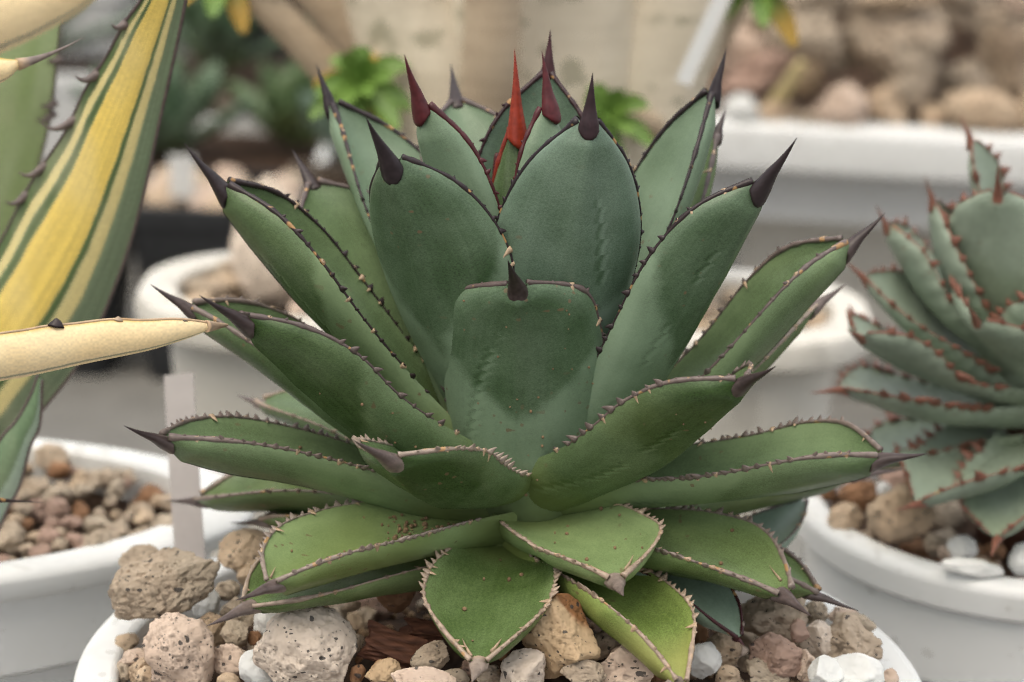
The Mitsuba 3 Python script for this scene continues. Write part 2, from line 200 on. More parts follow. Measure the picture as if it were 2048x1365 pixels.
# ------------------------------------------------------------------ measured shapes, in metres and radians
AGAVE = {
 'A': [-1.55489, 0.04362, 0.00527, 0.08207, 0.90118, 1.26338, 1.25163, 0.94149, -0.09747, -0.15505, 0.02463, 0.71493, 0.86787, 0.96418, 0.95577, 0.72265, 0.12499, 0.72394, 0.69859, 0.85409, -0.17246, 0.16086, 0.01495, -0.17872, -0.11956],
 'B': [-1.02838, 0.05252, 0.00229, 0.11301, 1.34055, 1.21712, 1.36634, 1.42969, -0.05796, -0.06278, 0.02145, 0.72019, 0.79914, 0.9951, 0.94643, 0.60107, 0.13011, 0.75596, 0.57048, 0.75781, -0.17624, -0.34195, 0.01329, 0.08274, -0.01832],
 'C': [-2.3859, 0.04916, 0.00117, 0.11118, 1.23281, 1.06883, 1.19358, 1.02548, -0.08032, 0.01873, 0.02205, 0.71737, 0.7725, 0.98454, 0.97276, 0.61124, 0.15082, 0.75729, 0.70389, 0.88047, 0.14362, 0.50898, 0.01588, -0.02966, -0.02845],
 'D': [3.63111, 0.04901, 0.00553, 0.09807, 0.57903, 0.57226, 0.76056, 0.59963, -0.03107, 0.07957, 0.01905, 0.72654, 0.85085, 0.91899, 0.94076, 0.56994, 0.12852, 0.86142, 0.71934, 0.90255, 0.23574, 0.20166, 0.01554, -0.0289, 0.02892],
 'E': [-0.72263, 0.04982, 0.00705, 0.09065, 0.48871, 0.54074, 0.74792, 0.57745, -0.04599, -0.23775, 0.02195, 0.72868, 0.81509, 0.97851, 0.94229, 0.63451, 0.1013, 0.79526, 0.78, 0.83553, -0.1611, 0.03335, 0.01558, -0.03559, -0.05079],
 'F': [-0.37549, 0.0477, 0.00569, 0.11586, 0.84748, 1.01468, 1.11318, 0.96252, 0.00887, -0.11418, 0.01885, 0.72022, 0.79924, 0.95397, 0.91755, 0.60851, 0.13124, 0.74932, 0.82682, 0.91618, -0.1499, -0.38509, 0.01675, 0.0324, 0.0227],
 'G': [0.05365, 0.04693, 0.00722, 0.1124, 0.61854, 0.69685, 0.84614, 0.77824, -0.06809, 0.09535, 0.01902, 0.72059, 0.79207, 0.951, 0.95222, 0.69279, 0.15021, 0.74183, 0.59907, 1.41484, -0.04937, 0.01905, 0.01345, -0.01881, 0.00444],
 'H': [0.49397, 0.05711, 0.00398, 0.11573, 1.09817, 1.03623, 1.092, 1.25448, 0.00568, -0.0737, 0.0164, 0.7207, 0.79189, 0.95183, 0.91544, 0.5989, 0.12942, 0.75417, 0.55851, 0.90816, 0.02871, -0.01293, 0.01343, 0.05249, 0.00717],
 'R': [3.22047, 0.05254, 0.00694, 0.11297, 0.8131, 0.81556, 0.81986, 0.89589, -0.00957, 0.138, 0.01956, 0.72601, 0.7709, 0.94776, 0.96846, 0.65867, 0.14661, 0.76862, 0.81394, 1.55304, 0.04376, -0.09817, 0.01636, -0.03213, -0.0029],
 'T': [2.4595, 0.05125, 0.00555, 0.12186, 1.14708, 0.94581, 0.72746, 0.97204, -0.20501, 0.22415, 0.01831, 0.72019, 0.79865, 0.94876, 0.95826, 0.62974, 0.12469, 0.73955, 0.723, 1.24411, -0.07592, -0.08455, 0.01312, 0.15474, -0.05146],
 'U': [3.5041, 0.06128, 0.00286, 0.10421, 1.41266, 1.31892, 1.24542, 1.16246, 0.00428, 0.13555, 0.01544, 0.72142, 0.78358, 0.94677, 0.92291, 0.60861, 0.12736, 0.7502, 0.71418, 0.90918, 0.045, 0.22345, 0.01529, 0.03436, 0.02284],
 'W': [-0.39305, 0.06331, 0.00238, 0.09656, 1.49964, 1.52605, 1.55946, 1.66172, -0.01447, -0.11959, 0.01307, 0.72118, 0.78583, 0.95782, 0.9234, 0.6037, 0.16466, 0.75303, 0.6552, 0.8342, -0.01691, -0.14214, 0.01513, 0.08645, 0.0045],
 'X': [1.39726, 0.05702, 0.00388, 0.109, 1.39536, 1.36985, 1.35259, 1.37449, 0.0477, -0.04597, 0.01972, 0.72058, 0.79327, 0.96369, 0.95035, 0.59238, 0.06233, 0.74281, 0.54062, 0.74296, 0.07572, 0.06265, 0.01194, 0.0625, 0.04456],
 'S': [2.64822, 0.0495, 0.00721, 0.10124, 0.84904, 0.87891, 0.87238, 0.7625, 0.00109, -0.26333, 0.01943, 0.71994, 0.80064, 0.97279, 0.92728, 0.66474, 0.09274, 0.75026, 0.63915, 0.73785, -0.01032, -0.28404, 0.0129, -0.07194, -0.09224],
 'Y': [1.89824, 0.05148, 0.0078, 0.11215, 1.13468, 1.06796, 1.03443, 0.70999, 0.01739, 0.03013, 0.01904, 0.72019, 0.79768, 0.96216, 0.92733, 0.66834, 0.10334, 0.74992, 0.58603, 0.83625, -0.06281, -0.17452, 0.01509, -0.0411, -0.15878],
 'V': [-0.99853, 0.068, 0.00232, 0.08459, 1.54335, 1.72181, 1.72525, 1.64409, 0.05926, 0.00533, 0.0085, 0.72, 0.79999, 0.96994, 0.9303, 0.53122, 0.16997, 0.74892, 0.65974, 0.79013, 0.00497, -0.02706, 0.01375, 0.02467, 0.00832],
 'V2': [1.929, 0.06271, 0.00482, 0.08049, 1.43923, 1.32549, 1.33435, 1.38516, 0.05843, 0.13167, 0.00541, 0.72026, 0.79714, 0.96678, 0.93008, 0.51936, 0.13185, 0.74876, 0.62299, 0.82761, -0.02527, -0.00607, 0.00673, -0.11352, 0.04769],
 'D2': [3.20307, 0.04625, 0.00674, 0.10091, 0.45557, 0.58886, 0.57322, 0.49932, -0.07755, 0.07027, 0.01797, 0.71998, 0.80049, 0.96819, 0.95177, 0.57158, 0.12071, 0.75964, 0.56824, 0.94233, -0.05684, -0.16346, 0.01338, 0.06725, 0.02358],
 'G2': [0.30277, 0.04291, 0.00683, 0.09948, 0.54633, 0.55802, 0.62526, 0.54284, 0.06983, 0.07123, 0.01542, 0.71989, 0.80126, 0.97266, 0.93865, 0.53888, 0.14071, 0.76481, 0.49179, 0.7508, 0.04798, 0.09064, 0.01221, -0.03496, 0.08381],
 'H2': [0.74995, 0.05045, 0.00697, 0.11308, 0.92701, 0.93107, 0.98143, 1.04179, -0.03731, -0.05379, 0.01587, 0.72, 0.8, 0.96967, 0.93499, 0.51815, 0.13936, 0.75084, 0.64252, 0.80208, 0.00553, 0.00703, 0.00784, 0.0332, 0.05133],
 'I': [-2.0988, 0.05782, 0.00807, 0.06924, -0.08051, 0.23365, 0.54441, 0.43402, 0.06868, 0.09277, 0.01995, 0.66978, 0.84954, 0.97064, 0.9697, 0.64095, 0.11171, 0.35481, 0.85581, 0.48788, -0.09943, 0.17628, 0.01747, 0.10222, -0.21086],
 'J': [-1.09482, 0.04413, 0.01166, 0.05333, 0.06233, 0.11355, -0.06765, -0.04624, 0.00897, -0.30109, 0.01912, 0.71321, 0.86922, 0.95087, 0.94914, 0.55179, 0.11577, 0.65513, 0.50336, 0.80701, 0.13138, 0.06151, 0.01543, 0.17993, -0.07581],
 'K': [-1.67017, 0.03713, 0.01183, 0.06679, -0.01108, -0.04878, -0.26054, -0.19948, -0.03937, 0.05035, 0.01855, 0.69424, 0.80128, 1.00276, 0.93249, 0.52224, 0.13186, 0.75878, 0.70339, 0.858, -0.0335, 0.0328, 0.01528, 0.30503, -0.04385],
 'L': [3.89845, 0.04372, 0.012, 0.07993, 0.06604, -0.00174, -0.03194, 0.01299, 0.01049, 0.25414, 0.01891, 0.71666, 0.79034, 0.98276, 0.94271, 0.57832, 0.10412, 0.74946, 0.67849, 0.91427, -0.05686, 0.14408, 0.01578, 0.04085, 0.01064],
 'N': [-0.58056, 0.03952, 0.01126, 0.07763, 0.07053, 0.09982, -0.06959, -0.18275, 0.05629, -0.28587, 0.01689, 0.72127, 0.78612, 0.96795, 0.9386, 0.51784, 0.1684, 0.73886, 0.66759, 0.80618, 0.02941, 0.08581, 0.01373, 0.13136, -0.23697],
 'P': [-1.0292, 0.0354, 0.01156, 0.07624, -0.09793, -0.05079, -0.24975, -0.34459, 0.03838, -0.14124, 0.01629, 0.71996, 0.79921, 0.98536, 0.91717, 0.46209, 0.13964, 0.72169, 0.84666, 1.42228, 8e-05, -0.23831, 0.01432, 0.3557, -0.32018],
 'Q': [-0.25652, 0.05024, 0.01161, 0.09668, 0.25014, 0.20982, 0.30267, 0.37277, -0.17928, -0.20101, 0.01924, 0.71983, 0.80557, 0.94166, 0.9721, 0.66914, 0.12455, 0.71284, 0.68846, 1.21794, -0.01834, 0.11233, 0.01403, -0.06401, -0.10344],
 'Z': [3.44398, 0.04527, 0.01127, 0.09694, 0.22989, 0.33286, 0.25148, 0.38705, 0.06108, 0.37009, 0.01687, 0.71867, 0.81401, 0.95342, 0.95271, 0.57792, 0.12316, 0.75622, 0.73852, 0.93253, 0.04088, 0.02688, 0.01463, 0.09403, 0.11063],
 'L2': [3.7971, 0.03369, 0.01178, 0.07756, -0.10025, 0.04426, -0.02551, -0.10682, -0.04738, 0.11273, 0.01659, 0.72, 0.80003, 0.96942, 0.93092, 0.58763, 0.12992, 0.74776, 0.66628, 0.65634, 0.00314, -0.16433, 0.01496, 0.0149, 0.09032],
 'O': [-0.27728, 0.03453, 0.01146, 0.07663, -0.06815, -0.00809, -0.089, -0.27715, 0.07433, -0.05263, 0.01529, 0.72, 0.80005, 0.96913, 0.93327, 0.57154, 0.08052, 0.74702, 0.68746, 0.96699, 0.00337, -0.07265, 0.01271, 0.05225, -0.01063],
 'Q2': [0.34528, 0.03553, 0.01167, 0.10039, 0.07312, 0.08899, 0.06838, 0.02043, 0.06498, 0.00653, 0.01342, 0.72, 0.8, 0.97023, 0.92225, 0.53011, 0.12819, 0.74931, 0.65774, 0.82494, -0.00037, -0.01335, 0.01523, -0.02987, 0.04183],
 'Z2': [2.82185, 0.03819, 0.01134, 0.09219, -0.03518, 0.04174, -0.27231, -0.2623, -0.058, -0.08933, 0.01477, 0.72004, 0.79934, 0.96451, 0.93223, 0.60459, 0.12785, 0.75657, 0.70368, 0.92533, 0.03392, -0.18723, 0.01424, 0.01996, -0.19969],
 'Z3': [2.60239, 0.03918, 0.01139, 0.08863, 0.29674, 0.35393, -0.0269, -0.12142, -0.09676, -0.1689, 0.01424, 0.71999, 0.8004, 0.97471, 0.91416, 0.59127, 0.11675, 0.75319, 0.54502, 0.75399, -0.02751, -0.1137, 0.01488, -0.00204, -0.25241],
 'Z4': [2.89638, 0.03265, 0.01127, 0.06832, -0.11929, -0.02183, -0.11367, -0.25902, -0.10941, -0.15779, 0.01204, 0.72, 0.8, 0.9702, 0.92578, 0.5575, 0.13405, 0.74969, 0.65299, 0.79819, 0.01087, 0.03096, 0.01381, -0.03243, -0.21333],
}
PUPS = [[0.34395, 0.01452, 0.01163, 0.09123, 0.30942, -0.0246, 0.34742, 0.26954, -0.00508, 0.73779, 0.01069, 0.72, 0.8, 0.97046, 0.93909, 0.50903, 0.10845, 0.75953, 0.5574, 0.74381, 0.0354, 0.07414, 0.01538, -0.45987, 0.29913], [-0.57637, 0.03015, 0.01179, 0.06422, 0.10468, 0.12357, -0.37609, -0.62656, 0.09899, -0.12004, 0.01142, 0.72001, 0.80017, 0.96636, 0.92503, 0.59489, 0.11267, 0.74073, 0.73018, 0.74874, -0.03557, 0.05574, 0.00225, 0.03249, 0.00227]]
BLUE_AGAVE = {
 'b1': [-2.22117, 0.04302, 0.0081, 0.08445, 0.99839, 0.9597, 1.26245, 1.203, -0.10722, 0.10241, 0.02662, 0.71899, 0.81584, 0.98302, 0.92152, 0.5837, 0.12787, 0.73204, 0.50905, 0.8255, 0.11869, 0.08941, 0.01302, -0.20503, 0.20705],
 'b0': [3.31602, 0.05252, 0.00806, 0.07878, 1.39867, 1.14559, 1.26505, 1.28452, -0.02873, -0.29907, 0.0131, 0.72, 0.8, 0.97065, 0.91758, 0.63013, 0.14061, 0.75695, 0.57489, 0.57037, -0.01348, -0.55767, 0.00991, -0.19631, 0.03489],
 'b2': [3.45091, 0.04159, 0.00758, 0.07738, 0.98949, 0.89973, 1.13028, 1.31123, -0.08426, -0.09868, 0.0217, 0.72, 0.79985, 0.9718, 0.92235, 0.53344, 0.12514, 0.76143, 0.53345, 0.62153, -0.0682, -0.3942, 0.01018, -0.16542, 0.03529],
 'b3': [3.29173, 0.0484, 0.00725, 0.07159, 0.78149, 0.56584, 0.93147, 0.93397, -0.20405, 0.06671, 0.01956, 0.71943, 0.80819, 0.96788, 0.88162, 0.61619, 0.12258, 0.84776, 0.55405, 0.8268, 0.0361, -0.12209, 0.00929, 0.04462, 0.09487],
 'b4': [3.34178, 0.04005, 0.0115, 0.06955, 0.55525, 0.64465, 0.68988, 0.74881, 0.02293, -0.02288, 0.02012, 0.72, 0.79982, 0.97338, 0.93385, 0.53665, 0.13358, 0.75416, 0.66351, 0.53636, -0.02213, -0.36704, 0.01149, -0.05605, 0.13411],
 'b5': [3.6457, 0.04396, 0.01135, 0.07847, 0.29696, 0.30894, 0.48503, 0.37488, -0.04954, 0.4925, 0.01919, 0.72003, 0.80174, 0.95321, 0.90628, 0.5781, 0.13208, 0.77228, 0.3468, 0.96856, -0.11415, -0.06007, 0.01565, 0.0263, 0.14567],
 'b6': [3.51736, 0.03671, 0.01124, 0.0717, 0.05065, 0.16347, 0.33779, 0.23335, 0.09816, 0.06533, 0.01842, 0.72035, 0.79611, 0.96365, 0.93005, 0.52256, 0.11996, 0.74312, 0.597, 0.50137, 0.07837, -0.08141, 0.01461, -0.16569, 0.24506],
 'b7': [-2.14495, 0.05069, 0.01104, 0.05805, 0.43643, 0.60974, 0.4992, 0.60943, -0.06744, -0.03173, 0.02356, 0.71671, 0.79223, 0.95978, 0.92964, 0.54471, 0.12681, 0.76306, 0.70065, 0.79776, -0.20254, -0.24195, 0.01567, 0.02376, 0.12309],
 'b8': [3.98802, 0.02768, 0.01185, 0.06642, 0.0396, -0.10609, -0.03898, -0.09761, 0.10598, -0.14123, 0.023, 0.69436, 0.90441, 0.89165, 0.93429, 0.49067, 0.10772, 0.73775, 0.57085, 1.08174, 0.07049, 0.1059, 0.01455, 0.18404, 0.19315],
 'b9': [-1.8781, 0.02628, 0.01195, 0.05904, -0.03374, -0.17145, -0.26259, -0.27917, -0.09841, -0.11521, 0.02015, 0.72, 0.80054, 0.96459, 0.85089, 0.57973, 0.12172, 0.73791, 0.7811, 1.01406, -0.01804, 0.2173, 0.01507, 0.23193, 0.13945],
 'b10': [-1.61295, 0.03871, 0.00704, 0.06826, 0.67008, 0.7743, 0.94295, 0.87555, -0.14844, -0.11833, 0.022, 0.72, 0.8, 0.97, 0.93, 0.55, 0.12, 0.75, 0.65, 0.8, 0.0, -0.0, 0.01531, -0.18226, -0.0112],
 'b11': [-1.1167, 0.04071, 0.01153, 0.07529, 0.36225, 0.48306, 0.57786, 0.53298, -0.14123, -0.21586, 0.022, 0.72, 0.8, 0.97, 0.93, 0.55, 0.12, 0.75, 0.65, 0.8, -0.0, -0.0, 0.01556, -0.02447, -0.0971],
 'b12': [1.20921, 0.04367, 0.00678, 0.06715, 1.04149, 1.11754, 1.17204, 1.15048, 0.07049, 0.04665, 0.02, 0.72, 0.8, 0.97, 0.93, 0.55, 0.12, 0.75, 0.65, 0.8, 0.0, 0.0, 0.00877, -0.101, -0.01068],
 'b13': [3.32765, 0.02715, 0.01118, 0.05273, -0.11172, -0.12898, -0.1312, -0.10106, 0.07243, 0.39014, 0.017, 0.72, 0.8, 0.97, 0.93, 0.55, 0.12, 0.75, 0.65, 0.8, 0.0, -0.0, 0.01405, 0.07867, 0.28614],
}
STRAPS = {"striped": [[-0.1815, 0.1, 0.0562, -0.1685, 0.1, 0.0081], [-0.1592, 0.0944, 0.088, -0.1478, 0.0944, 0.0345], [-0.1454, 0.0888, 0.1137, -0.13, 0.0888, 0.0593], [-0.1335, 0.0831, 0.1317, -0.1181, 0.0831, 0.0863], [-0.1264, 0.0775, 0.1461, -0.1103, 0.0775, 0.1101], [-0.1192, 0.0719, 0.1573, -0.1037, 0.0719, 0.1377], [-0.1127, 0.0663, 0.1689, -0.0989, 0.0663, 0.1569], [-0.1068, 0.0606, 0.1774, -0.0943, 0.0606, 0.1771], [-0.0981, 0.055, 0.195, -0.0903, 0.055, 0.1967]], "pale": [[-0.2336, 0.19, 0.0409, -0.1756, 0.19, 0.0577], [-0.2226, 0.18, 0.0833, -0.1625, 0.18, 0.0892], [-0.2087, 0.17, 0.1206, -0.1543, 0.17, 0.1143], [-0.1956, 0.16, 0.1498, -0.1494, 0.16, 0.1384], [-0.1797, 0.15, 0.178, -0.1434, 0.15, 0.1778]], "cream": [[-0.1335, -0.1, 0.2073, -0.1342, -0.1, 0.1821], [-0.1153, -0.1, 0.2114, -0.1157, -0.1, 0.1911], [-0.1029, -0.1, 0.2142, -0.1049, -0.1, 0.1968], [-0.0928, -0.1, 0.2179, -0.0934, -0.1, 0.2049], [-0.0782, -0.1, 0.2252, -0.0776, -0.1, 0.2235]], "spiny": [[-0.1539, -0.035, 0.1821, -0.1546, -0.035, 0.1609], [-0.1443, -0.0333, 0.1796, -0.1447, -0.0333, 0.1635], [-0.1295, -0.0317, 0.1766, -0.1296, -0.0317, 0.17], [-0.1255, -0.03, 0.1759, -0.1251, -0.03, 0.1736]], "flat": [[-0.158, -0.04, 0.0991, -0.1584, -0.04, 0.0847], [-0.1426, -0.0385, 0.1032, -0.143, -0.0385, 0.0891], [-0.1299, -0.037, 0.1051, -0.1302, -0.037, 0.092], [-0.1234, -0.0355, 0.1059, -0.1226, -0.0355, 0.0933], [-0.1187, -0.034, 0.1066, -0.1172, -0.034, 0.0943], [-0.1118, -0.0325, 0.1071, -0.1084, -0.0325, 0.0963], [-0.1017, -0.031, 0.1083, -0.0996, -0.031, 0.0981], [-0.094, -0.0295, 0.1079, -0.092, -0.0295, 0.0997], [-0.0864, -0.028, 0.1081, -0.0856, -0.028, 0.1016], [-0.0812, -0.0265, 0.1075, -0.0806, -0.0265, 0.1032], [-0.0778, -0.025, 0.1066, -0.0773, -0.025, 0.1044]], "blue": [[-0.1619, 0.06, 0.0003, -0.1573, 0.06, -0.0028], [-0.1566, 0.06, 0.0282, -0.149, 0.06, 0.0179], [-0.1503, 0.06, 0.0413, -0.1448, 0.06, 0.0265], [-0.1451, 0.06, 0.0479, -0.1413, 0.06, 0.0393], [-0.1407, 0.06, 0.056, -0.1383, 0.06, 0.0466], [-0.1385, 0.06, 0.0624, -0.1373, 0.06, 0.0609]], "dark": [[-0.1746, 0.0, 0.0509, -0.1752, 0.0, 0.0344], [-0.1551, 0.0, 0.0487, -0.1553, 0.0, 0.0397], [-0.1417, 0.0, 0.0463, -0.1415, 0.0, 0.0436]]}
STRAP_SPINES = {"spiny": [[-0.1253, -0.03, 0.1747], [-0.1098, -0.02, 0.1807]], "flat": [[-0.0777, -0.025, 0.1055], [-0.0727, -0.02, 0.1046]], "dark": [[-0.142, 0.0, 0.045], [-0.1282, 0.01, 0.0408]]}
HOOKS_PALE = [[-0.1529, 0.165, 0.1185, -0.1573, 0.162, 0.1166], [-0.1523, 0.165, 0.1225, -0.1556, 0.162, 0.122], [-0.1506, 0.165, 0.139, -0.1534, 0.162, 0.1392]]
HOOKS = [[-0.113, 0.075, 0.1686, -0.1164, 0.072, 0.1683], [-0.1256, 0.075, 0.1536, -0.1312, 0.072, 0.1525], [-0.1325, 0.075, 0.1372, -0.1413, 0.072, 0.1349], [-0.142, 0.075, 0.1205, -0.1486, 0.072, 0.1181], [-0.1462, 0.075, 0.1093, -0.1514, 0.072, 0.1072]]
STONES = [[-0.093, 0.0036, 0.02, 0.0177, 0.0094, 24, 2, 0.55, 3], [-0.0857, -0.0199, 0.0085, 0.0102, 0.0116, 0, 1, 0.9, 8], [-0.0498, -0.0292, 0.0141, 0.0143, 0.0147, 0, 6, 0.25, 5], [-0.1041, 0.0376, 0.012, 0.0077, 0.0062, 10, 2, 0.3, 7], [-0.0738, 0.0413, 0.015, 0.0092, 0.0075, 25, 0, 0.5, 9], [-0.083, 0.0194, 0.0073, 0.0041, 0.0055, 0, 3, 0.4, 11], [-0.0794, 0.0012, 0.0065, 0.0041, 0.0065, 5, 0, 0.5, 12], [-0.0718, 0.0074, 0.0107, 0.0057, 0.0046, -10, 2, 0.5, 13], [-0.0723, -0.0032, 0.0084, 0.0041, 0.0038, 0, 2, 0.5, 14], [-0.0712, -0.018, 0.0074, 0.0055, 0.005, 0, 1, 0.4, 15], [-0.063, 0.0052, 0.0101, 0.0046, 0.0054, 0, 3, 0.4, 16], [-0.0637, -0.0265, 0.0084, 0.0047, 0.0055, 20, 3, 0.3, 17], [-0.0668, -0.0008, 0.0064, 0.002, 0.0021, 0, 5, 0.5, 18], [-0.0635, -0.0051, 0.0069, 0.0018, 0.0021, 0, 0, 0.5, 19], [-0.1043, 0.0077, -0.0007, 0.0037, 0.0035, 0, 0, 0.5, 20], [-0.1001, -0.0066, 0.0014, 0.0051, 0.0027, 10, 1, 0.9, 21], [-0.103, -0.0075, -0.0028, 0.0025, 0.0034, 0, 2, 0.4, 22], [-0.0973, -0.0105, -0.0004, 0.0031, 0.0059, -42, 0, 0.4, 23], [-0.0942, -0.0145, -0.0012, 0.0042, 0.0036, 0, 0, 0.5, 24], [-0.0711, -0.0258, 0.0042, 0.0036, 0.0025, 0, 0, 0.5, 25], [-0.0773, 0.0238, 0.0102, 0.0039, 0.0031, 0, 2, 0.6, 26], [-0.073, 0.0339, 0.011, 0.003, 0.0033, 0, 0, 0.5, 27], [-0.0259, -0.0058, 0.0233, 0.0056, 0.0045, 35, 5, 0.5, 28], [-0.0468, 0.0065, 0.0173, 0.0057, 0.0027, -5, 5, 0.5, 29], [-0.0364, 0.005, 0.0214, 0.0043, 0.0031, 35, 5, 0.8, 30], [-0.0391, 0.0008, 0.0168, 0.0024, 0.002, 30, 0, 0.5, 31], [-0.0373, -0.0121, 0.011, 0.0021, 0.0025, -20, 0, 0.5, 32], [-0.035, -0.0263, 0.0133, 0.0011, 0.0026, -25, 5, 0.5, 33], [-0.0157, -0.0383, 0.0186, 0.0059, 0.004, 38, 2, 0.4, 34], [-0.0281, -0.0415, 0.0155, 0.0051, 0.0042, 15, 4, 0.4, 35], [-0.0162, -0.0597, 0.0205, 0.0094, 0.005, -12, 1, 0.35, 36], [-0.0085, -0.0416, 0.0154, 0.0039, 0.0025, -10, 2, 0.5, 37], [-0.0001, -0.0413, 0.016, 0.0043, 0.0029, 0, 2, 0.5, 38], [-0.0353, -0.0353, 0.0121, 0.0023, 0.0027, 0, 5, 0.5, 39], [0.0188, -0.0414, 0.027, 0.0109, 0.0123, 0, 4, 0.25, 40], [0.0093, -0.049, 0.0198, 0.0061, 0.0066, 0, 6, 0.35, 41], [0.0317, -0.0293, 0.0211, 0.0076, 0.0034, 42, 2, 0.5, 42], [0.0251, -0.0476, 0.0201, 0.0064, 0.0048, -10, 2, 0.35, 43], [0.0375, -0.0382, 0.0179, 0.0083, 0.0086, 0, 1, 0.7, 44], [0.0592, -0.0167, 0.0116, 0.0055, 0.0058, 0, 3, 0.3, 45], [0.0656, -0.0098, 0.0124, 0.0052, 0.0049, 0, 0, 0.55, 46], [0.0666, -0.0185, 0.0082, 0.0039, 0.0039, 0, 0, 0.5, 47], [0.0775, -0.0166, 0.0084, 0.0069, 0.0042, -15, 2, 0.5, 48], [0.0801, 0.005, 0.0162, 0.0105, 0.0088, 0, 7, 0.45, 49], [0.0802, -0.0146, 0.0139, 0.0083, 0.0064, 10, 8, 0.6, 50], [0.0927, -0.0012, 0.0126, 0.0048, 0.0057, 0, 6, 0.5, 51], [0.1036, -0.0007, 0.0116, 0.0091, 0.0068, -25, 7, 0.45, 52], [0.1003, -0.0224, 0.0117, 0.0083, 0.0066, -12, 3, 0.2, 53], [0.0925, -0.0253, 0.0123, 0.0049, 0.0058, 20, 3, 0.2, 54], [0.088, -0.0166, 0.0109, 0.0033, 0.0058, 8, 1, 0.6, 55], [0.0954, 0.0287, 0.0086, 0.0038, 0.0041, 0, 2, 0.5, 56], [0.1036, 0.0275, 0.0079, 0.005, 0.0029, 0, 1, 0.6, 57], [0.1082, 0.0236, 0.0075, 0.0047, 0.0025, -20, 2, 0.6, 58], [0.1118, -0.0101, 0.0051, 0.0034, 0.0036, 0, 1, 0.5, 59], [0.0719, -0.0074, 0.0074, 0.0021, 0.0028, 0, 2, 0.5, 60], [0.059, 0.0015, 0.0119, 0.0031, 0.0034, 0, 5, 0.5, 61], [0.0153, -0.031, 0.0164, 0.003, 0.0027, 0, 2, 0.5, 62], [0.003, -0.0268, 0.017, 0.003, 0.0027, 0, 5, 0.5, 63], [-0.049, 0.0077, 0.0129, 0.0031, 0.0023, 0, 0, 0.5, 64], [0.0485, -0.0247, 0.0098, 0.0041, 0.0033, 0, 5, 0.5, 65], [-0.0626, 0.0306, 0.0107, 0.005, 0.0038, 0, 0, 0.5, 66], [0.0863, -0.0106, 0.0191, 0.0031, 0.0036, 0, 8, 0.5, 67]]
TROUGH_STONES = [[0.1233, 0.8096, 0.03, 0.0207, 0.0138, 20, 1, 0.4, 100], [0.1401, 0.7883, 0.02, 0.021, 0.0114, 20, 8, 0.5, 101], [0.1598, 0.7664, 0.05, 0.0217, 0.0145, -10, 2, 0.5, 102], [0.1882, 0.798, 0.035, 0.0188, 0.0131, 0, 2, 0.4, 103], [0.2129, 0.7772, 0.045, 0.0315, 0.0236, -15, 2, 0.45, 104], [0.181, 0.7459, 0.012, 0.0172, 0.0139, 5, 1, 0.35, 105], [0.2068, 0.7574, 0.01, 0.0128, 0.0128, -20, 0, 0.45, 106], [0.2209, 0.7675, 0.025, 0.0168, 0.0168, 0, 2, 0.45, 107], [0.2543, 0.7946, 0.02, 0.0166, 0.0131, 10, 2, 0.5, 108], [0.257, 0.7439, 0.012, 0.0221, 0.0138, -10, 0, 0.35, 109], [0.2863, 0.829, 0.025, 0.021, 0.0222, 20, 0, 0.35, 110], [0.2774, 0.8387, 0.05, 0.021, 0.0146, 0, 2, 0.4, 111], [0.2403, 0.798, 0.06, 0.0187, 0.0114, 0, 2, 0.5, 112], [0.1642, 0.7885, 0.018, 0.0102, 0.0102, 0, 4, 0.5, 113], [0.1257, 0.7822, 0.012, 0.0153, 0.0091, 10, 8, 0.5, 114], [0.0989, 0.7588, 0.02, 0.0139, 0.0112, 0, 5, 0.5, 115], [0.1445, 0.7474, 0.008, 0.0117, 0.0061, 10, 0, 0.5, 116], [0.1249, 0.7423, 0.01, 0.0102, 0.0077, 0, 3, 0.3, 117], [0.1018, 0.7623, 0.008, 0.0129, 0.0073, 0, 5, 0.5, 118], [0.1915, 0.7838, 0.06, 0.0186, 0.0113, 0, 2, 0.5, 119], [0.1639, 0.7685, 0.07, 0.0195, 0.0111, 0, 2, 0.5, 120], [0.2105, 0.766, 0.075, 0.0222, 0.0125, 0, 0, 0.5, 121], [0.2506, 0.7925, 0.075, 0.0226, 0.0113, 0, 2, 0.5, 122], [0.2886, 0.7972, 0.07, 0.0198, 0.0142, 0, 1, 0.5, 123], [0.144, 0.8142, 0.05, 0.0172, 0.0115, 0, 2, 0.5, 124], [0.117, 0.8319, 0.04, 0.0146, 0.0105, 0, 1, 0.5, 125], [0.2875, 0.7443, 0.012, 0.0138, 0.0138, 0, 0, 0.4, 126], [0.2343, 0.7559, 0.006, 0.0095, 0.0078, 0, 0, 0.4, 127], [0.1631, 0.7429, 0.006, 0.0083, 0.0044, 0, 2, 0.4, 128]]
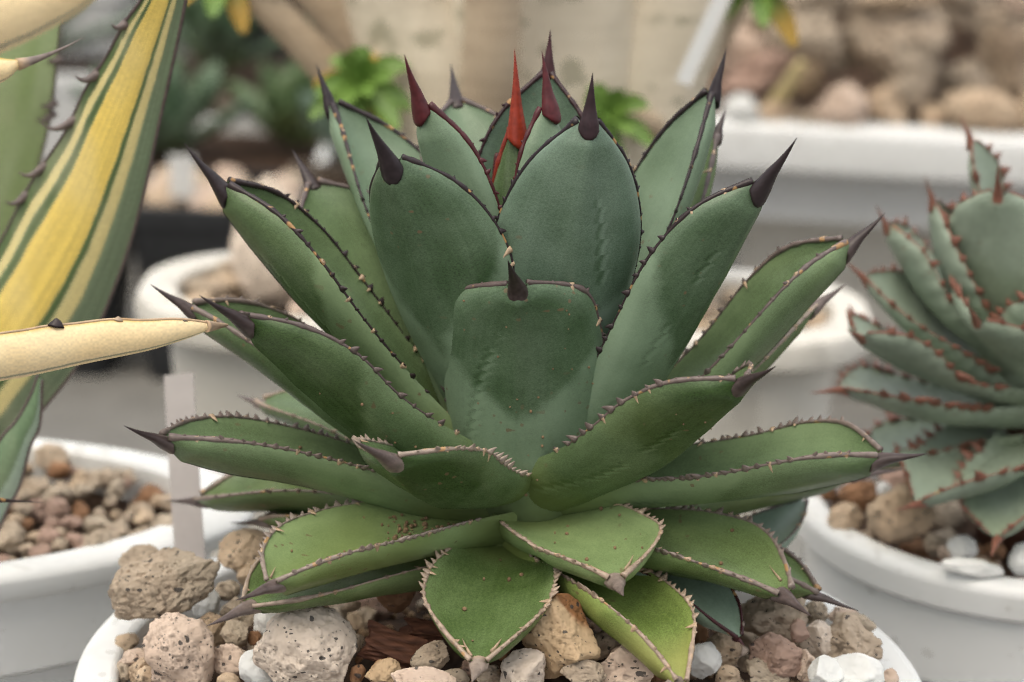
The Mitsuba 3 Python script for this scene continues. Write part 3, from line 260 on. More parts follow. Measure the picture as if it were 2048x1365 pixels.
RIGHT_POT_STONES = [[0.1152, 0.1256, 0.0, 0.0059, 0.0066, 0, 0, 0.4, 200], [0.122, 0.149, 0.0, 0.0068, 0.0061, 0, 5, 0.4, 201], [0.1313, 0.1146, 0.008, 0.0114, 0.0101, -15, 0, 0.35, 202], [0.1315, 0.1573, 0.0, 0.0041, 0.0034, 0, 3, 0.3, 203], [0.1422, 0.1086, 0.0, 0.0039, 0.0049, 0, 2, 0.4, 204], [0.1451, 0.1019, 0.0, 0.0026, 0.0035, 20, 1, 0.4, 205], [0.1501, 0.1017, 0.002, 0.0051, 0.0045, 0, 3, 0.25, 206], [0.1505, 0.0833, 0.003, 0.0101, 0.0028, -4, 3, 0.3, 207], [0.1679, 0.089, 0.004, 0.0054, 0.0054, 0, 3, 0.3, 208], [0.1116, 0.1551, 0.0, 0.0044, 0.0034, 0, 5, 0.4, 209], [0.1614, 0.1049, 0.0, 0.0036, 0.0032, 0, 5, 0.4, 210], [0.1463, 0.1715, 0.0, 0.0052, 0.0038, 0, 5, 0.4, 211], [0.1229, 0.1192, -0.002, 0.0033, 0.0026, 0, 2, 0.4, 212]]
# ------------------------------------------------------------------ naming
def free(key):
    if key not in scene and key not in labels and not any(s.startswith(key + '__') for s in scene):
        return key
    i = 1
    while f'{key}_{i:03d}' in scene or f'{key}_{i:03d}' in labels or any(s.startswith(f'{key}_{i:03d}__') for s in scene):
        i += 1
    return f'{key}_{i:03d}'
def thing(name, label, category, group=None):
    key = free(name)
    labels[key] = {'label': label, 'category': category}
    if group:
        labels[key]['group'] = group
    return key
_count = {}
def part(parent, name, shape, label=None, kind=None):
    base = f'{parent}__{name}'
    i = _count.get(base, 0)
    _count[base] = i + 1
    key = base if i == 0 else f'{base}_{i:03d}'
    scene[key] = shape
    if label or kind:
        labels[key] = {a: b for a, b in (('label', label), ('kind', kind)) if b}
    return key
def single(name, shape, label, category, group=None):
    key = thing(name, label, category, group)
    scene[key] = shape
    return key

# ------------------------------------------------------------------ mesh tools
def grid_faces(nv, nu, flip=False, wrap=False):
    i, j = np.meshgrid(np.arange(nv - 1), np.arange(nu if wrap else nu - 1), indexing='ij')
    j2 = (j + 1) % nu
    a, b, c, d = i * nu + j, i * nu + j2, (i + 1) * nu + j2, (i + 1) * nu + j
    q = np.stack([a, b, c, d], -1).reshape(-1, 4)
    f = np.vstack([q[:, [0, 1, 2]], q[:, [0, 2, 3]]])
    return f[:, ::-1] if flip else f
def join(parts):
    vs, fs, us, at = [], [], [], 0
    for v, f, u in parts:
        vs.append(v); fs.append(np.asarray(f) + at); us.append(u); at += len(v)
    return np.vstack(vs), np.vstack(fs), np.vstack(us)
def tube(points, radii, sides=8, flat=None, fl=1.0):
    """closed tapering tube; flat: a direction in which it is fl times as thick"""
    p = np.asarray(points, float)
    t = np.gradient(p, axis=0)
    t /= np.linalg.norm(t, axis=1, keepdims=True) + 1e-12
    ref = np.asarray(flat if flat is not None else ([0, 0, 1.0] if abs(t[0, 2]) < 0.9 else [1.0, 0, 0]), float)
    ref = np.broadcast_to(ref, p.shape)
    a = ref - (ref * t).sum(1, keepdims=True) * t
    a /= np.linalg.norm(a, axis=1, keepdims=True) + 1e-12
    b = np.cross(t, a)
    ang = np.arange(sides) * 2 * np.pi / sides
    r = np.broadcast_to(radii, (len(p),))[:, None, None]
    v = p[:, None] + r * (fl * np.cos(ang)[None, :, None] * a[:, None] + np.sin(ang)[None, :, None] * b[:, None])
    v = np.vstack([v.reshape(-1, 3), p[:1], p[-1:]])
    n, m = len(p), sides
    k = np.arange(m)
    f = np.vstack([grid_faces(n, m, wrap=True), np.stack([(k + 1) % m, k, k * 0 + n * m], 1), np.stack([(n - 1) * m + k, (n - 1) * m + (k + 1) % m, k * 0 + n * m + 1], 1)])
    return v, f
def lathe(profile, n=96, sx=1.0, sy=1.0):
    pr = np.asarray(profile, float)
    a = np.arange(n) * 2 * np.pi / n
    v = np.stack([pr[:, None, 0] * np.cos(a) * sx, pr[:, None, 0] * np.sin(a) * sy, np.broadcast_to(pr[:, 1:2], (len(pr), n))], -1).reshape(-1, 3)
    return v, grid_faces(len(pr), n, wrap=True)
def shape_of(v, f, mat, uv=None, smooth=True, **k):
    return mikit.ply((v, f), mat, smooth, uv=uv, **k)
def rot_z(v, a):
    c, s = math.cos(a), math.sin(a)
    return v @ np.array([[c, s, 0], [-s, c, 0], [0, 0, 1.0]])

# ------------------------------------------------------------------ succulent leaves
def spl(x, xs, ys):
    xs, ys = np.asarray(xs, float), np.asarray(ys, float)
    d = np.diff(ys) / np.diff(xs)
    m = np.empty_like(ys); m[0] = d[0]; m[-1] = d[-1]
    m[1:-1] = (d[:-1] * np.diff(xs)[1:] + d[1:] * np.diff(xs)[:-1]) / (xs[2:] - xs[:-2])
    i = np.clip(np.searchsorted(xs, x) - 1, 0, len(xs) - 2)
    h = xs[i + 1] - xs[i]; t = (x - xs[i]) / h
    return (2*t**3 - 3*t**2 + 1) * ys[i] + (t**3 - 2*t**2 + t) * h * m[i] + (-2*t**3 + 3*t**2) * ys[i + 1] + (t**3 - t**2) * h * m[i + 1]
def leaf_frames(p, v, centre):
    el = spl(v, [0, .35, .7, 1], p[4:8]); az = p[0] + spl(v, [0, .5, 1], [0, p[8], p[9]])
    t = np.stack([np.cos(el) * np.cos(az), np.cos(el) * np.sin(az), np.sin(el)], -1)
    d = np.diff(v)[:, None] * p[3]
    m = np.concatenate([[[0, 0, 0]], np.cumsum((t[1:] + t[:-1]) / 2 * d, 0)]) + [p[2] * np.cos(p[0]) + centre[0], p[2] * np.sin(p[0]) + centre[1], p[1]]
    s = np.stack([-np.sin(az), np.cos(az), 0 * az], -1); n = np.cross(t, s)
    r = (p[20] * (1 - v) + p[21] * v)[:, None]
    return m, t, np.cos(r) * s + np.sin(r) * n, np.cos(r) * n - np.sin(r) * s
def leaf_surfaces(p, v, u, centre, tb=.009, tt=.0032, scallop=None):
    m, t, s, n = leaf_frames(p, v, centre)
    w = p[10] * np.maximum(spl(v, [0, .3, .55, .75, .9, 1], p[11:17]), .03)
    if scallop is not None:
        w = w * (1 + scallop)
    c = np.clip(spl(v, [0, .5, 1], p[17:20]), .05, 1.5)[:, None]
    a = c * u[None]
    x = w[:, None] * np.sin(a) / c; h = w[:, None] * (1 - np.cos(a)) / c
    top = m[:, None] + x[..., None] * s[:, None] + h[..., None] * n[:, None]
    nl = -np.sin(a)[..., None] * s[:, None] + np.cos(a)[..., None] * n[:, None]
    th = ((tb * (1 - v) + tt * v) * np.minimum(1, w / .008))[:, None] * (1 - np.abs(u[None]) ** 2.4) ** .75
    th = th * (1 + (.42 * np.clip((v - .35) / .4, 0, 1))[:, None] * np.exp(-(u[None] / .15) ** 2))   # keel
    return top, top - nl * th[..., None], nl
def tooth(base, out, along, h, w, hook, age):
    t = np.linspace(0, 1, 5)
    pts = base + out * (h * t)[:, None] + along * (hook * h * t * t)[:, None] - out * 0.0003
    v, f = tube(pts, w * (1 - t) ** 0.8 + 0.00004, 6, flat=np.cross(out, along), fl=0.55)
    return v, f, np.tile([age, 0.5], (len(v), 1))
_leaf_id = [0]
def build_leaf(plant, name, p, centre, tone, age, rs=0.0024, scale_teeth=1.0, single_teeth=False, bigger=1.0, scallop=False, label=None, spine_label=None, seed=0, gap=(.0026, .0052), grown=None, spine_curve=0.0, skin='leaf_skin', flakes=0, wax=2, horn=None):
    p = np.asarray(p, float)
    rng = np.random.default_rng(1000 + seed)
    _leaf_id[0] += 1
    k = _leaf_id[0]
    v = np.concatenate([np.linspace(0, .85, 46), np.linspace(.87, 1, 14)])
    u = np.sin(np.linspace(-1, 1, 25) * np.pi / 2)
    sc = 0.06 * np.abs(np.sin(v * 34)) if scallop else None
    top, bot, nl = leaf_surfaces(p, v, u, centre, scallop=sc, **(dict(tb=.006, tt=.0022) if scallop else {}))
    wob = (meshkit.fbm(top * 75 + k, 3) - .5)[..., None] * nl * (0.0011 * (1 - np.abs(u) ** 4))[None, :, None]
    top, bot = top + wob, bot + wob * .8
    q = round(tone * 8) + 10 * wax
    def uvs(face):
        return np.stack([np.broadcast_to(u[None] + 4 * k, top.shape[:2]), np.broadcast_to((v * .995 + .002)[:, None] + 2 * face + 4 * q, top.shape[:2])], -1).reshape(-1, 2)
    vv, ff, uu = join([(top.reshape(-1, 3), grid_faces(len(v), len(u), flip=True), uvs(0)), (bot.reshape(-1, 3), grid_faces(len(v), len(u)), uvs(1))])
    leaf = part(plant, 'leaf', shape_of(vv, ff, skin, uu), label)
    # terminal spine: a horny cone that runs down onto the back of the tip
    end, T_, S_, N_ = (a[-1] for a in leaf_frames(p, v, centre))
    el, az = p[7] + p[23], p[0] + p[9] + p[24]
    sd = np.array([np.cos(el) * np.cos(az), np.cos(el) * np.sin(az), np.sin(el)])
    t = np.concatenate([[-.16, -.155, -.145], np.linspace(-.12, 0, 5), np.linspace(.06, 1, 14)])
    L = p[22]
    bend = np.where(t > 0, t * t - t, 0)[:, None] * N_ * L * (0.10 + spine_curve)
    pts = end + np.where(t[:, None] > 0, sd, T_) * (L * t)[:, None] + bend - N_ * (0.0010 + np.where(t < 0, -t * .0022, -.0006 * np.minimum(t * 4, 1)))[:, None]
    tp = np.clip(t, 0, 1)
    r = rs * np.where(t < 0, 1 + .9 * np.minimum(-t, .13), .74 * (1 - tp) + .26 * (1 - tp) ** 3) + .00006
    r[0], r[1], r[2] = .0002, r[1] * .62, r[2] * .9
    sv, sf = tube(pts, r * 1.06, 14, flat=N_, fl=.78)
    ring = np.tile(np.cos(np.arange(14) * 2 * np.pi / 14), len(t))     # +1 toward the channelled face, -1 toward the back
    low = np.clip(-np.repeat(t, 14) / .16, 0, 1)
    sv[:len(ring)] -= T_ * (low * np.clip(-ring, 0, 1) * rs * 1.1)[:, None] + np.outer(low * np.clip(-ring, 0, 1) * rs * .22, N_)
    sv[len(ring)] -= T_ * rs * .35
    ages = np.full(14 * len(t) + 2, horn) if horn else np.concatenate([np.repeat(np.clip(age + (.10 if age > .5 else 0) * np.clip(-t * 6, 0, 1) - (.12 if age > .55 else 0) * np.clip(t, 0, 1), 0, 1.2), 14), [age, age]])
    part(leaf, 'spine', shape_of(sv, sf, 'horn', np.stack([ages, np.full(len(sv), .5)], 1)), spine_label)
    # horny margin and marginal teeth
    small, done = [], 0
    mage = horn if horn else min(age + (.17 if age > .55 else .05), 1.05)
    for side, col in ((1, -1), (-1, 0)):
        edge = top[:, col]
        keep = v > (.38 if age < .7 else .26)
        e, ve = edge[keep], v[keep]
        ro = (.00022 + .00034 * np.clip((ve - .3) / .6, 0, 1) ** 1.3 + .00022 * np.clip((ve - .78) / .1, 0, 1) + .00030 * np.clip((ve - .95) / .05, 0, 1) ** 2) * (1 + 1.1 * (meshkit.fbm(e * 380, 2, k) - .5)) * bigger
        mv, mf = tube(e, ro, 7)
        ma = np.full(len(mv), mage)
        part(leaf, 'margin', shape_of(mv, mf, 'horn', np.stack([ma, np.full(len(mv), 3.0)], 1)))
        seg = np.linalg.norm(np.diff(edge, axis=0), axis=1)
        arc = np.concatenate([[0], np.cumsum(seg)])
        a = arc[-1] * (.30 if age < .7 else .18)
        while a < arc[-1] * .965:
            i = min(np.searchsorted(arc, a), len(v) - 1)
            fr = v[i]
            base = np.array([np.interp(a, arc, edge[:, c]) for c in range(3)])
            al = edge[min(i + 1, len(v) - 1)] - edge[max(i - 1, 0)]
            al /= np.linalg.norm(al) + 1e-12
            out = edge[i] - top[i, col + side * -3 if side < 0 else -4]
            out -= al * (out @ al); out /= np.linalg.norm(out) + 1e-12
            mid = math.sin(math.pi * min(max((fr - .08) / .92, 0), 1)) ** .6
            h = rng.uniform(.0011, .0024) * (.55 + .55 * mid) * scale_teeth
            pale = rng.random() < (.30 if age > .45 else .1)
            tm = tooth(base, out, al, h, h * rng.uniform(.30, .46) + .00042, rng.choice([-.5, -.25, .1, .3]), mage)
            parts_ = [tm]
            if pale:   # corky tan pad at the tooth's foot, lapping onto the face
                fold = -out * .9 + (nl[i, col] if rng.random() < .4 else -nl[i, col]) * .55
                parts_.append(tooth(base + out * .0004, fold / np.linalg.norm(fold), al, rng.uniform(.0018, .0036), rng.uniform(.0006, .0011), rng.uniform(-.2, .2), 1.12 if age > .3 else .9))
            if single_teeth and h > .0013 * scale_teeth:
                part(leaf, 'tooth', shape_of(*join(parts_)[:2], 'horn', join(parts_)[2]))
            else:
                small += parts_
            a += rng.uniform(*gap)
    for j in range(flakes):   # papery strips of dry epidermis lifting beside the spine
        i, cu = len(v) - 4 - 3 * j, (16 if j % 2 else 8)
        d = (top[i - 6, cu] - top[i, cu]); d /= np.linalg.norm(d)
        small.append(tooth(top[i, cu] + nl[i, cu] * .0003, d, nl[i, cu], rng.uniform(.005, .008), .0007, .10, 1.1))
    if small:
        part(leaf, 'small_teeth', shape_of(*join(small)[:2], 'horn', join(small)[2]), kind='stuff')
    return leaf

# ------------------------------------------------------------------ stones
ICO = {s: trimesh.creation.icosphere(subdivisions=s) for s in (2, 3, 4, 5)}
def stone_mesh(seed, lump=.5, sub=3, pits=0.0, rough=.5):
    n = np.array(ICO[sub].vertices)
    rng = np.random.default_rng(seed)
    r = np.ones(len(n))
    for _ in range(9):     # worn flat sides
        d = rng.normal(size=3); d /= np.linalg.norm(d)
        lim = rng.uniform(.56, .92)
        x = n @ d
        r = np.minimum(r, np.where(x > .2, lim / np.maximum(x, .2), 9) * 1.0 + .02)
    v = n * r[:, None]
    o = rng.uniform(0, 50, 3)
    v = v * (1 + lump * .62 * (meshkit.fbm(n * 1.15 + o, 2, seed) - .5) + (.16 + .22 * rough) * (meshkit.fbm(n * 3.0 + o, 3, seed + 1) - .5))[:, None]
    if sub >= 4:
        rid = np.abs(meshkit.fbm(n * 5.5 + o, 3, seed + 2) - .5)
        hole = np.clip((meshkit.noise(n * 7.5 + o, seed + 4) - .68) / .10, 0, 1) + .6 * np.clip((meshkit.noise(n * 14 + o, seed + 6) - .72) / .10, 0, 1)
        v = v * (1 + .03 * (meshkit.fbm(n * 9 + o, 3, seed + 3) - .5) + rough * .22 * (rid - .12) - pits * hole)[:, None]
    lo, hi = v.min(0), v.max(0)
    v = (v - (lo + hi) / 2) / ((hi - lo) / 2)
    return trimesh.smoothing.filter_taubin(trimesh.Trimesh(v, ICO[sub].faces, process=False), iterations=1) if sub < 4 else trimesh.Trimesh(v, ICO[sub].faces, process=False)
def stone_shape(row, sub=3, pits=0.0):
    x, y, z, a, b, ang, pal, lump, seed = row
    m = stone_mesh(int(seed), lump, sub, pits, {6: .35, 3: .15, 4: .3, 2: .55, 7: .85, 8: .7}.get(int(pal), .6))
    c = min(a, b) * .9 + .1 * max(a, b)
    v = np.array(m.vertices) * [a, c, b]
    th = math.radians(ang)
    # stands in the upright plane, leaning back a little as seen on the heap
    R_ = np.array([[math.cos(th), 0, -math.sin(th)], [0, 1, 0], [math.sin(th), 0, math.cos(th)]])
    v = v @ R_.T
    uv = np.tile([float(pal), (int(seed) * .37) % 5], (len(v), 1))
    return shape_of(v + [x, y, z], np.array(m.faces), 'pumice', uv)
FILL = {}
def fill_stone(x, y, z, r, rng, pals=(0, 1, 2, 2, 7, 8, 0)):
    key = (int(rng.integers(0, 9)), int(rng.choice(pals)))
    if key not in FILL:
        m = stone_mesh(700 + key[0] * 13, .75, 3, rough=1.0)
        FILL[key] = shape_of(np.array(m.vertices) * [1, .82, .7], np.array(m.faces), 'pumice', np.tile([float(key[1]), key[0] * .61 + key[1] * .2], (len(m.vertices), 1)))
    d = dict(FILL[key])
    d['to_world'] = T().translate([x, y, z]).rotate([0, 0, 1], float(rng.uniform(0, 360))).rotate([1, .3, 0], float(rng.uniform(-35, 35))).scale(float(r))
    return d
# ------------------------------------------------------------------ the setting: bench
BENCH_Z = -0.152
BENCH = []
for i in range(26):
    y0 = -0.75 + i * 0.165
    BENCH.append((y0, y0 + 0.158))
scene['bench'] = shape_of(np.array([[-3.5, -1.0, BENCH_Z - .03], [3.5, -1.0, BENCH_Z - .03], [3.5, 4.5, BENCH_Z - .03], [-3.5, 4.5, BENCH_Z - .03]]), np.array([[0, 1, 2], [0, 2, 3]]), 'bench_board', smooth=False)
labels['bench'] = {'label': 'grey wooden plant bench under all the pots', 'category': 'bench', 'kind': 'structure'}
for y0, y1 in BENCH:
    bx = trimesh.creation.box((6.4, y1 - y0, .024)); bx.apply_translation([0, (y0 + y1) / 2, BENCH_Z - .012])
    part('bench', 'plank', mikit.ply(bx, 'bench_board'))
gm = np.array([[-60, -60, -.8], [60, -60, -.8], [60, 60, -.8], [-60, 60, -.8]])
scene['ground'] = shape_of(gm, np.array([[0, 1, 2], [0, 2, 3]]), 'bench_board', smooth=False)
labels['ground'] = {'label': 'grey ground far below the bench', 'category': 'ground', 'kind': 'structure'}

# ------------------------------------------------------------------ pots
def pot_profile(r, h, lip=.013, collar=.030, thick=.0125, step=.0065, taper=.84):
    """outer wall from the foot up, over the rounded lip and down inside"""
    rb = (r - step - .004) * taper
    pr = [(0.0, -h), (rb - .004, -h), (rb, -h + .004), (r - 2 * step - .002, -lip - collar - .002), (r - step - .0035, -lip - collar), (r - step, -lip - collar + .003), (r - step + .001, -lip - .0015), (r - .0022, -lip), (r - .0008, -lip + .0016)]
    pr += [(r - .0045 + .0045 * math.cos(a), -.0045 + .0045 * math.sin(a)) for a in np.linspace(0, math.pi / 2, 7)]
    ri = r - thick
    pr += [(ri + .003 - .003 * math.sin(a), -.0025 + .0025 * math.cos(a)) for a in np.linspace(.2, math.pi / 2, 5)]
    pr += [(ri - .001, -.03), (ri - .004, -.075)]
    return pr
def pot(name, label, cx, cy, r, sx=1.0, sy=1.0, rot=0.0, mat='white_plastic', h=None, top=0.0, category='plant pot', group=None, soil_z=-.014, mound=0.0, **k):
    key = thing(name, label, category, group)
    h = h or (top - BENCH_Z)
    v, f = lathe(pot_profile(r, h, **k), 128, sx, sy)
    v = rot_z(v, rot) + [cx, cy, top]
    part(key, 'body', mikit.ply((v, f), mat, 32))
    rr = np.linspace(0, 1, 14); ri = r - k.get('thick', .0125) + .0006
    sv, sf = lathe(np.stack([rr * ri, soil_z + mound * np.exp(-(rr / .45) ** 2)], 1), 72, sx, sy)
    sv[:, 2] += .004 * (meshkit.fbm(sv * [90, 90, 1], 3) - .5)
    if mound:
        sv[:, 2] -= .016 * np.exp(-((sv[:, 0] + .030) ** 2 + (sv[:, 1] + .012) ** 2) / .017 ** 2)
    part(key, 'soil', shape_of(rot_z(sv, rot) + [cx, cy, top], sf, 'soil'))
    return key
pot('white_pot', 'round white plastic pot in front that holds the big green agave', .004, 0, .121, soil_z=-.014, mound=.026)
pot('white_pot', 'small round white pot at the right under the blue toothed agave', .183, .155, .082, thick=.010, lip=.013)
pot('oval_planter', 'oval white planter at the left full of brown gravel under the striped agave', -.289, .098, .083, sx=.212 / .083, rot=.176, thick=.0085, lip=.011, category='planter')

# long white trough with stones
tk = thing('trough', 'long cream white planting trough heaped with brown stones, back right', 'planting trough')
def rounded_rect(x0, x1, y0, y1, r, n=7):
    out = []
    for cx, cy, a0 in ((x1 - r, y0 + r, -90), (x1 - r, y1 - r, 0), (x0 + r, y1 - r, 90), (x0 + r, y0 + r, 180)):
        out += [(cx + r * math.cos(math.radians(a0 + 90 * i / (n - 1))), cy + r * math.sin(math.radians(a0 + 90 * i / (n - 1)))) for i in range(n)]
    return np.array(out)
def ring_solid(levels):
    n = len(levels[0][0])
    v = np.vstack([np.column_stack([o, np.full(n, z)]) for o, z in levels])
    return v, grid_faces(len(levels), n, wrap=True)
wk = thing('long_planter', 'long cream planter with rounded ends behind the agave, the pale thick trunk in it', 'planter')
WX0, WX1, WY0, WY1 = -.156, .155, .328, .444
lv = []
for inset, z in ((.010, -.0135), (.0016, -.0132), (.0004, -.012), (0, -.010), (0, -.004), (.0012, -.0012), (.004, 0), (.0135, 0), (.016, -.0012), (.017, -.004), (.018, -.05)):
    lv.append((rounded_rect(WX0 + inset, WX1 - inset, WY0 + inset, WY1 - inset, .050 - .6 * inset, 12), z))
v, f = ring_solid(lv)
part(wk, 'rim', mikit.ply((v, f), 'shaded_cream_plastic', 32))
lv = [(rounded_rect(WX0 + i, WX1 - i, WY0 + i, WY1 - i, .040, 12), z) for i, z in ((.0125, -.0115), (.0135, -.02), (.018, -.075), (.024, BENCH_Z + .001))]
v, f = ring_solid(lv)
part(wk, 'body', mikit.ply((v, f), 'shaded_cream_plastic', 32))
gx, gy = np.meshgrid(np.linspace(WX0 + .022, WX1 - .022, 60), np.linspace(WY0 + .022, WY1 - .022, 24), indexing='ij')
part(wk, 'soil', shape_of(np.stack([gx, gy, -.018 + .006 * meshkit.noise(np.stack([gx, gy, 0 * gx], -1) * 80)], -1).reshape(-1, 3), grid_faces(60, 24), 'soil'))
X0, X1, Y0, Y1, TROT = .062, .62, .735, 1.12, -.085
def trough_to_world(v):
    c, s = math.cos(TROT), math.sin(TROT)
    w = np.array(v, float); x, y = w[:, 0] - .07, w[:, 1] - .745
    w[:, 0], w[:, 1] = .07 + c * x - s * y, .745 + s * x + c * y
    return w
lv = []
for inset, z in ((.004, -.0265), (.001, -.025), (0, -.022), (0, -.006), (.0015, -.002), (.005, 0), (.024, 0), (.027, -.003), (.028, -.02), (.030, -.06)):
    lv.append((rounded_rect(X0 + inset, X1 - inset, Y0 + inset, Y1 - inset, .03), z))
v, f = ring_solid(lv)
part(tk, 'rim', mikit.ply((trough_to_world(v) + [0, 0, .003], f), 'white_plastic', 32))
lv = [(rounded_rect(X0 + i, X1 - i, Y0 + i, Y1 - i, .028), z) for i, z in ((.022, -.020), (.050, -.022), (.052, -.052), (.0485, -.054), (.0485, -.062), (.056, -.064), (.080, BENCH_Z + .001))]  # wall set far back under the lip to deepen its shade
v, f = ring_solid(lv)
part(tk, 'body', mikit.ply((trough_to_world(v), f), 'shaded_cream_plastic', 32))  # duller plastic than the rim: shade put into the body colour
sv = rounded_rect(X0 + .0285, X1 - .0285, Y0 + .0285, Y1 - .0285, .02)
gx, gy = np.meshgrid(np.linspace(X0 + .029, X1 - .029, 60), np.linspace(Y0 + .029, Y1 - .029, 40), indexing='ij')
gz = -.014 + .045 * np.clip((gy - Y0 - .03) / .2, 0, 1)
part(tk, 'soil', shape_of(trough_to_world(np.stack([gx, gy, gz], -1).reshape(-1, 3)), grid_faces(60, 40), 'soil'))

# ------------------------------------------------------------------ the agave
A = (.006, .016)
AG = thing('agave', 'big green agave rosette with dark spines in the round white pot in front', 'agave')
LEAF = {  # tone (0 blue grey .. 1 yellow green), horn age, spine radius, tooth scale, single teeth, flakes
    'A': (.30, .62, .0027, 1.0, 1, 0), 'B': (.18, .42, .0026, .9, 1, 0), 'C': (.22, .47, .0030, .8, 1, 0), 'D': (.42, .62, .0028, 1.15, 1, 0), 'E': (.45, .66, .0026, 1.15, 1, 0),
    'F': (.28, .50, .0030, 1.05, 1, 0), 'G': (.45, .66, .0028, 1.0, 1, 0), 'H': (.30, .47, .0024, .8, 0, 0), 'R': (.32, .50, .0030, 1.0, 1, 0), 'T': (.20, .48, .0024, .8, 0, 0),
    'U': (.22, .25, .0028, .9, 1, 0), 'W': (.30, .22, .0027, .8, 0, 0), 'X': (.05, .35, .0022, 1.0, 0, 0), 'S': (.35, .62, .0026, .6, 0, 0), 'Y': (.25, .60, .0026, .5, 0, 0),
    'V': (.62, .02, .0028, .4, 0, 0), 'V2': (.62, .20, .0012, .6, 0, 0), 'D2': (.45, .70, .0024, .9, 0, 0), 'G2': (.60, .85, .0022, .8, 0, 0), 'H2': (.60, .62, .0020, .6, 0, 0),
    'I': (.58, .84, .0028, 1.2, 1, 0), 'J': (.80, .92, .0027, 1.15, 1, 2), 'K': (.76, 1.0, .0025, 1.1, 1, 2), 'L': (.78, .80, .0023, 1.15, 1, 2), 'N': (.76, .76, .0026, 1.0, 1, 2),
    'P': (1.0, .88, .0026, 1.0, 1, 0), 'Q': (.66, .70, .0026, 1.1, 1, 0), 'Z': (.62, .68, .0024, 1.05, 1, 0), 'L2': (.72, .86, .0023, .8, 0, 0), 'O': (.72, .72, .0018, .9, 0, 0),
    'Q2': (.66, .80, .0020, .7, 0, 0), 'Z2': (.68, .78, .0020, .95, 0, 0), 'Z3': (.62, .86, .0020, .8, 0, 0), 'Z4': (.72, .86, .0018, .7, 0, 0)}
WAX_AND_LIGHT = {'A': 2, 'B': 3, 'C': 2, 'D': 1, 'E': 1, 'F': 2, 'G': 3, 'H': 4, 'R': 2, 'T': 4, 'U': 4, 'W': 4, 'X': 2, 'S': 3, 'Y': 3, 'Q': 3, 'Z': 3, 'L': 4, 'J': 4, 'K': 1, 'N': 2, 'P': 2, 'I': 1, 'D2': 2}  # bloom per leaf; lit and shaded leaves are also toned through it
SPECIAL = {'V': 'furled central bud leaf with a bright red tip', 'A': 'broad upright front leaf with a squared top', 'P': 'yellowing leaf tip with brown scorched margin', 'K': 'lowest front leaf, spade shaped and bright green'}
for i, (nm, p) in enumerate(AGAVE.items()):
    tone, age, rs, ts, single_t, fl = LEAF[nm]
    p = list(p)
    if nm == 'V':
        p[22] = .0215
    build_leaf(AG, nm, p, A, tone, age, rs * .92, ts, bool(single_t), seed=i, flakes=fl, wax=WAX_AND_LIGHT.get(nm, 2), bigger=.92 if .55 < age < .8 else .80 if age >= .8 else .95, label=SPECIAL.get(nm), spine_label='red young spine' if nm == 'V' else None, gap=(.0018, .0036) if nm in 'KJNLIPQZO' else (.0034, .0062))
cv, cf = tube([[A[0], A[1], z] for z in np.linspace(-.01, .088, 12)], np.interp(np.linspace(-.01, .088, 12), [-.01, .02, .05, .088], [.017, .020, .013, .004]), 18)
part(AG, 'stem', shape_of(cv, cf, 'bark_chip'))

# small offsets beside it
PUP_LABELS = ['small blue green agave offset leaf standing up behind the lower right leaves', 'small blue green agave offset leaf drooping onto stones right of the yellow tipped leaf']
for i, (p, lab) in enumerate(zip(PUPS, PUP_LABELS)):
    k = thing('agave_pup', lab, 'agave pup')
    p = list(p); p[22] = .003
    build_leaf(k, 'pup', p, A, .05, .62 if i == 0 else .30, .0009, .45, False, seed=60 + i, bigger=.6, wax=4, gap=(.0016, .003))

# ------------------------------------------------------------------ blue toothed agave at the right
BA = thing('blue_agave', 'blue grey agave with scalloped leaves and reddish spines in the right pot', 'agave')
for i, (nm, p) in enumerate(BLUE_AGAVE.items()):
    build_leaf(BA, nm, p, (.182, .145), 1.125, .30, .0015, 2.3, nm in ('b1', 'b3', 'b5', 'b6', 'b7', 'b8', 'b9'), seed=80 + i, bigger=.5, scallop=True, horn=1.5, gap=(.005, .0075))
cv, cf = tube([[.182, .145, z] for z in np.linspace(-.01, .07, 8)], np.linspace(.020, .006, 8), 14)
part(BA, 'stem', shape_of(cv, cf, 'bark_chip'))

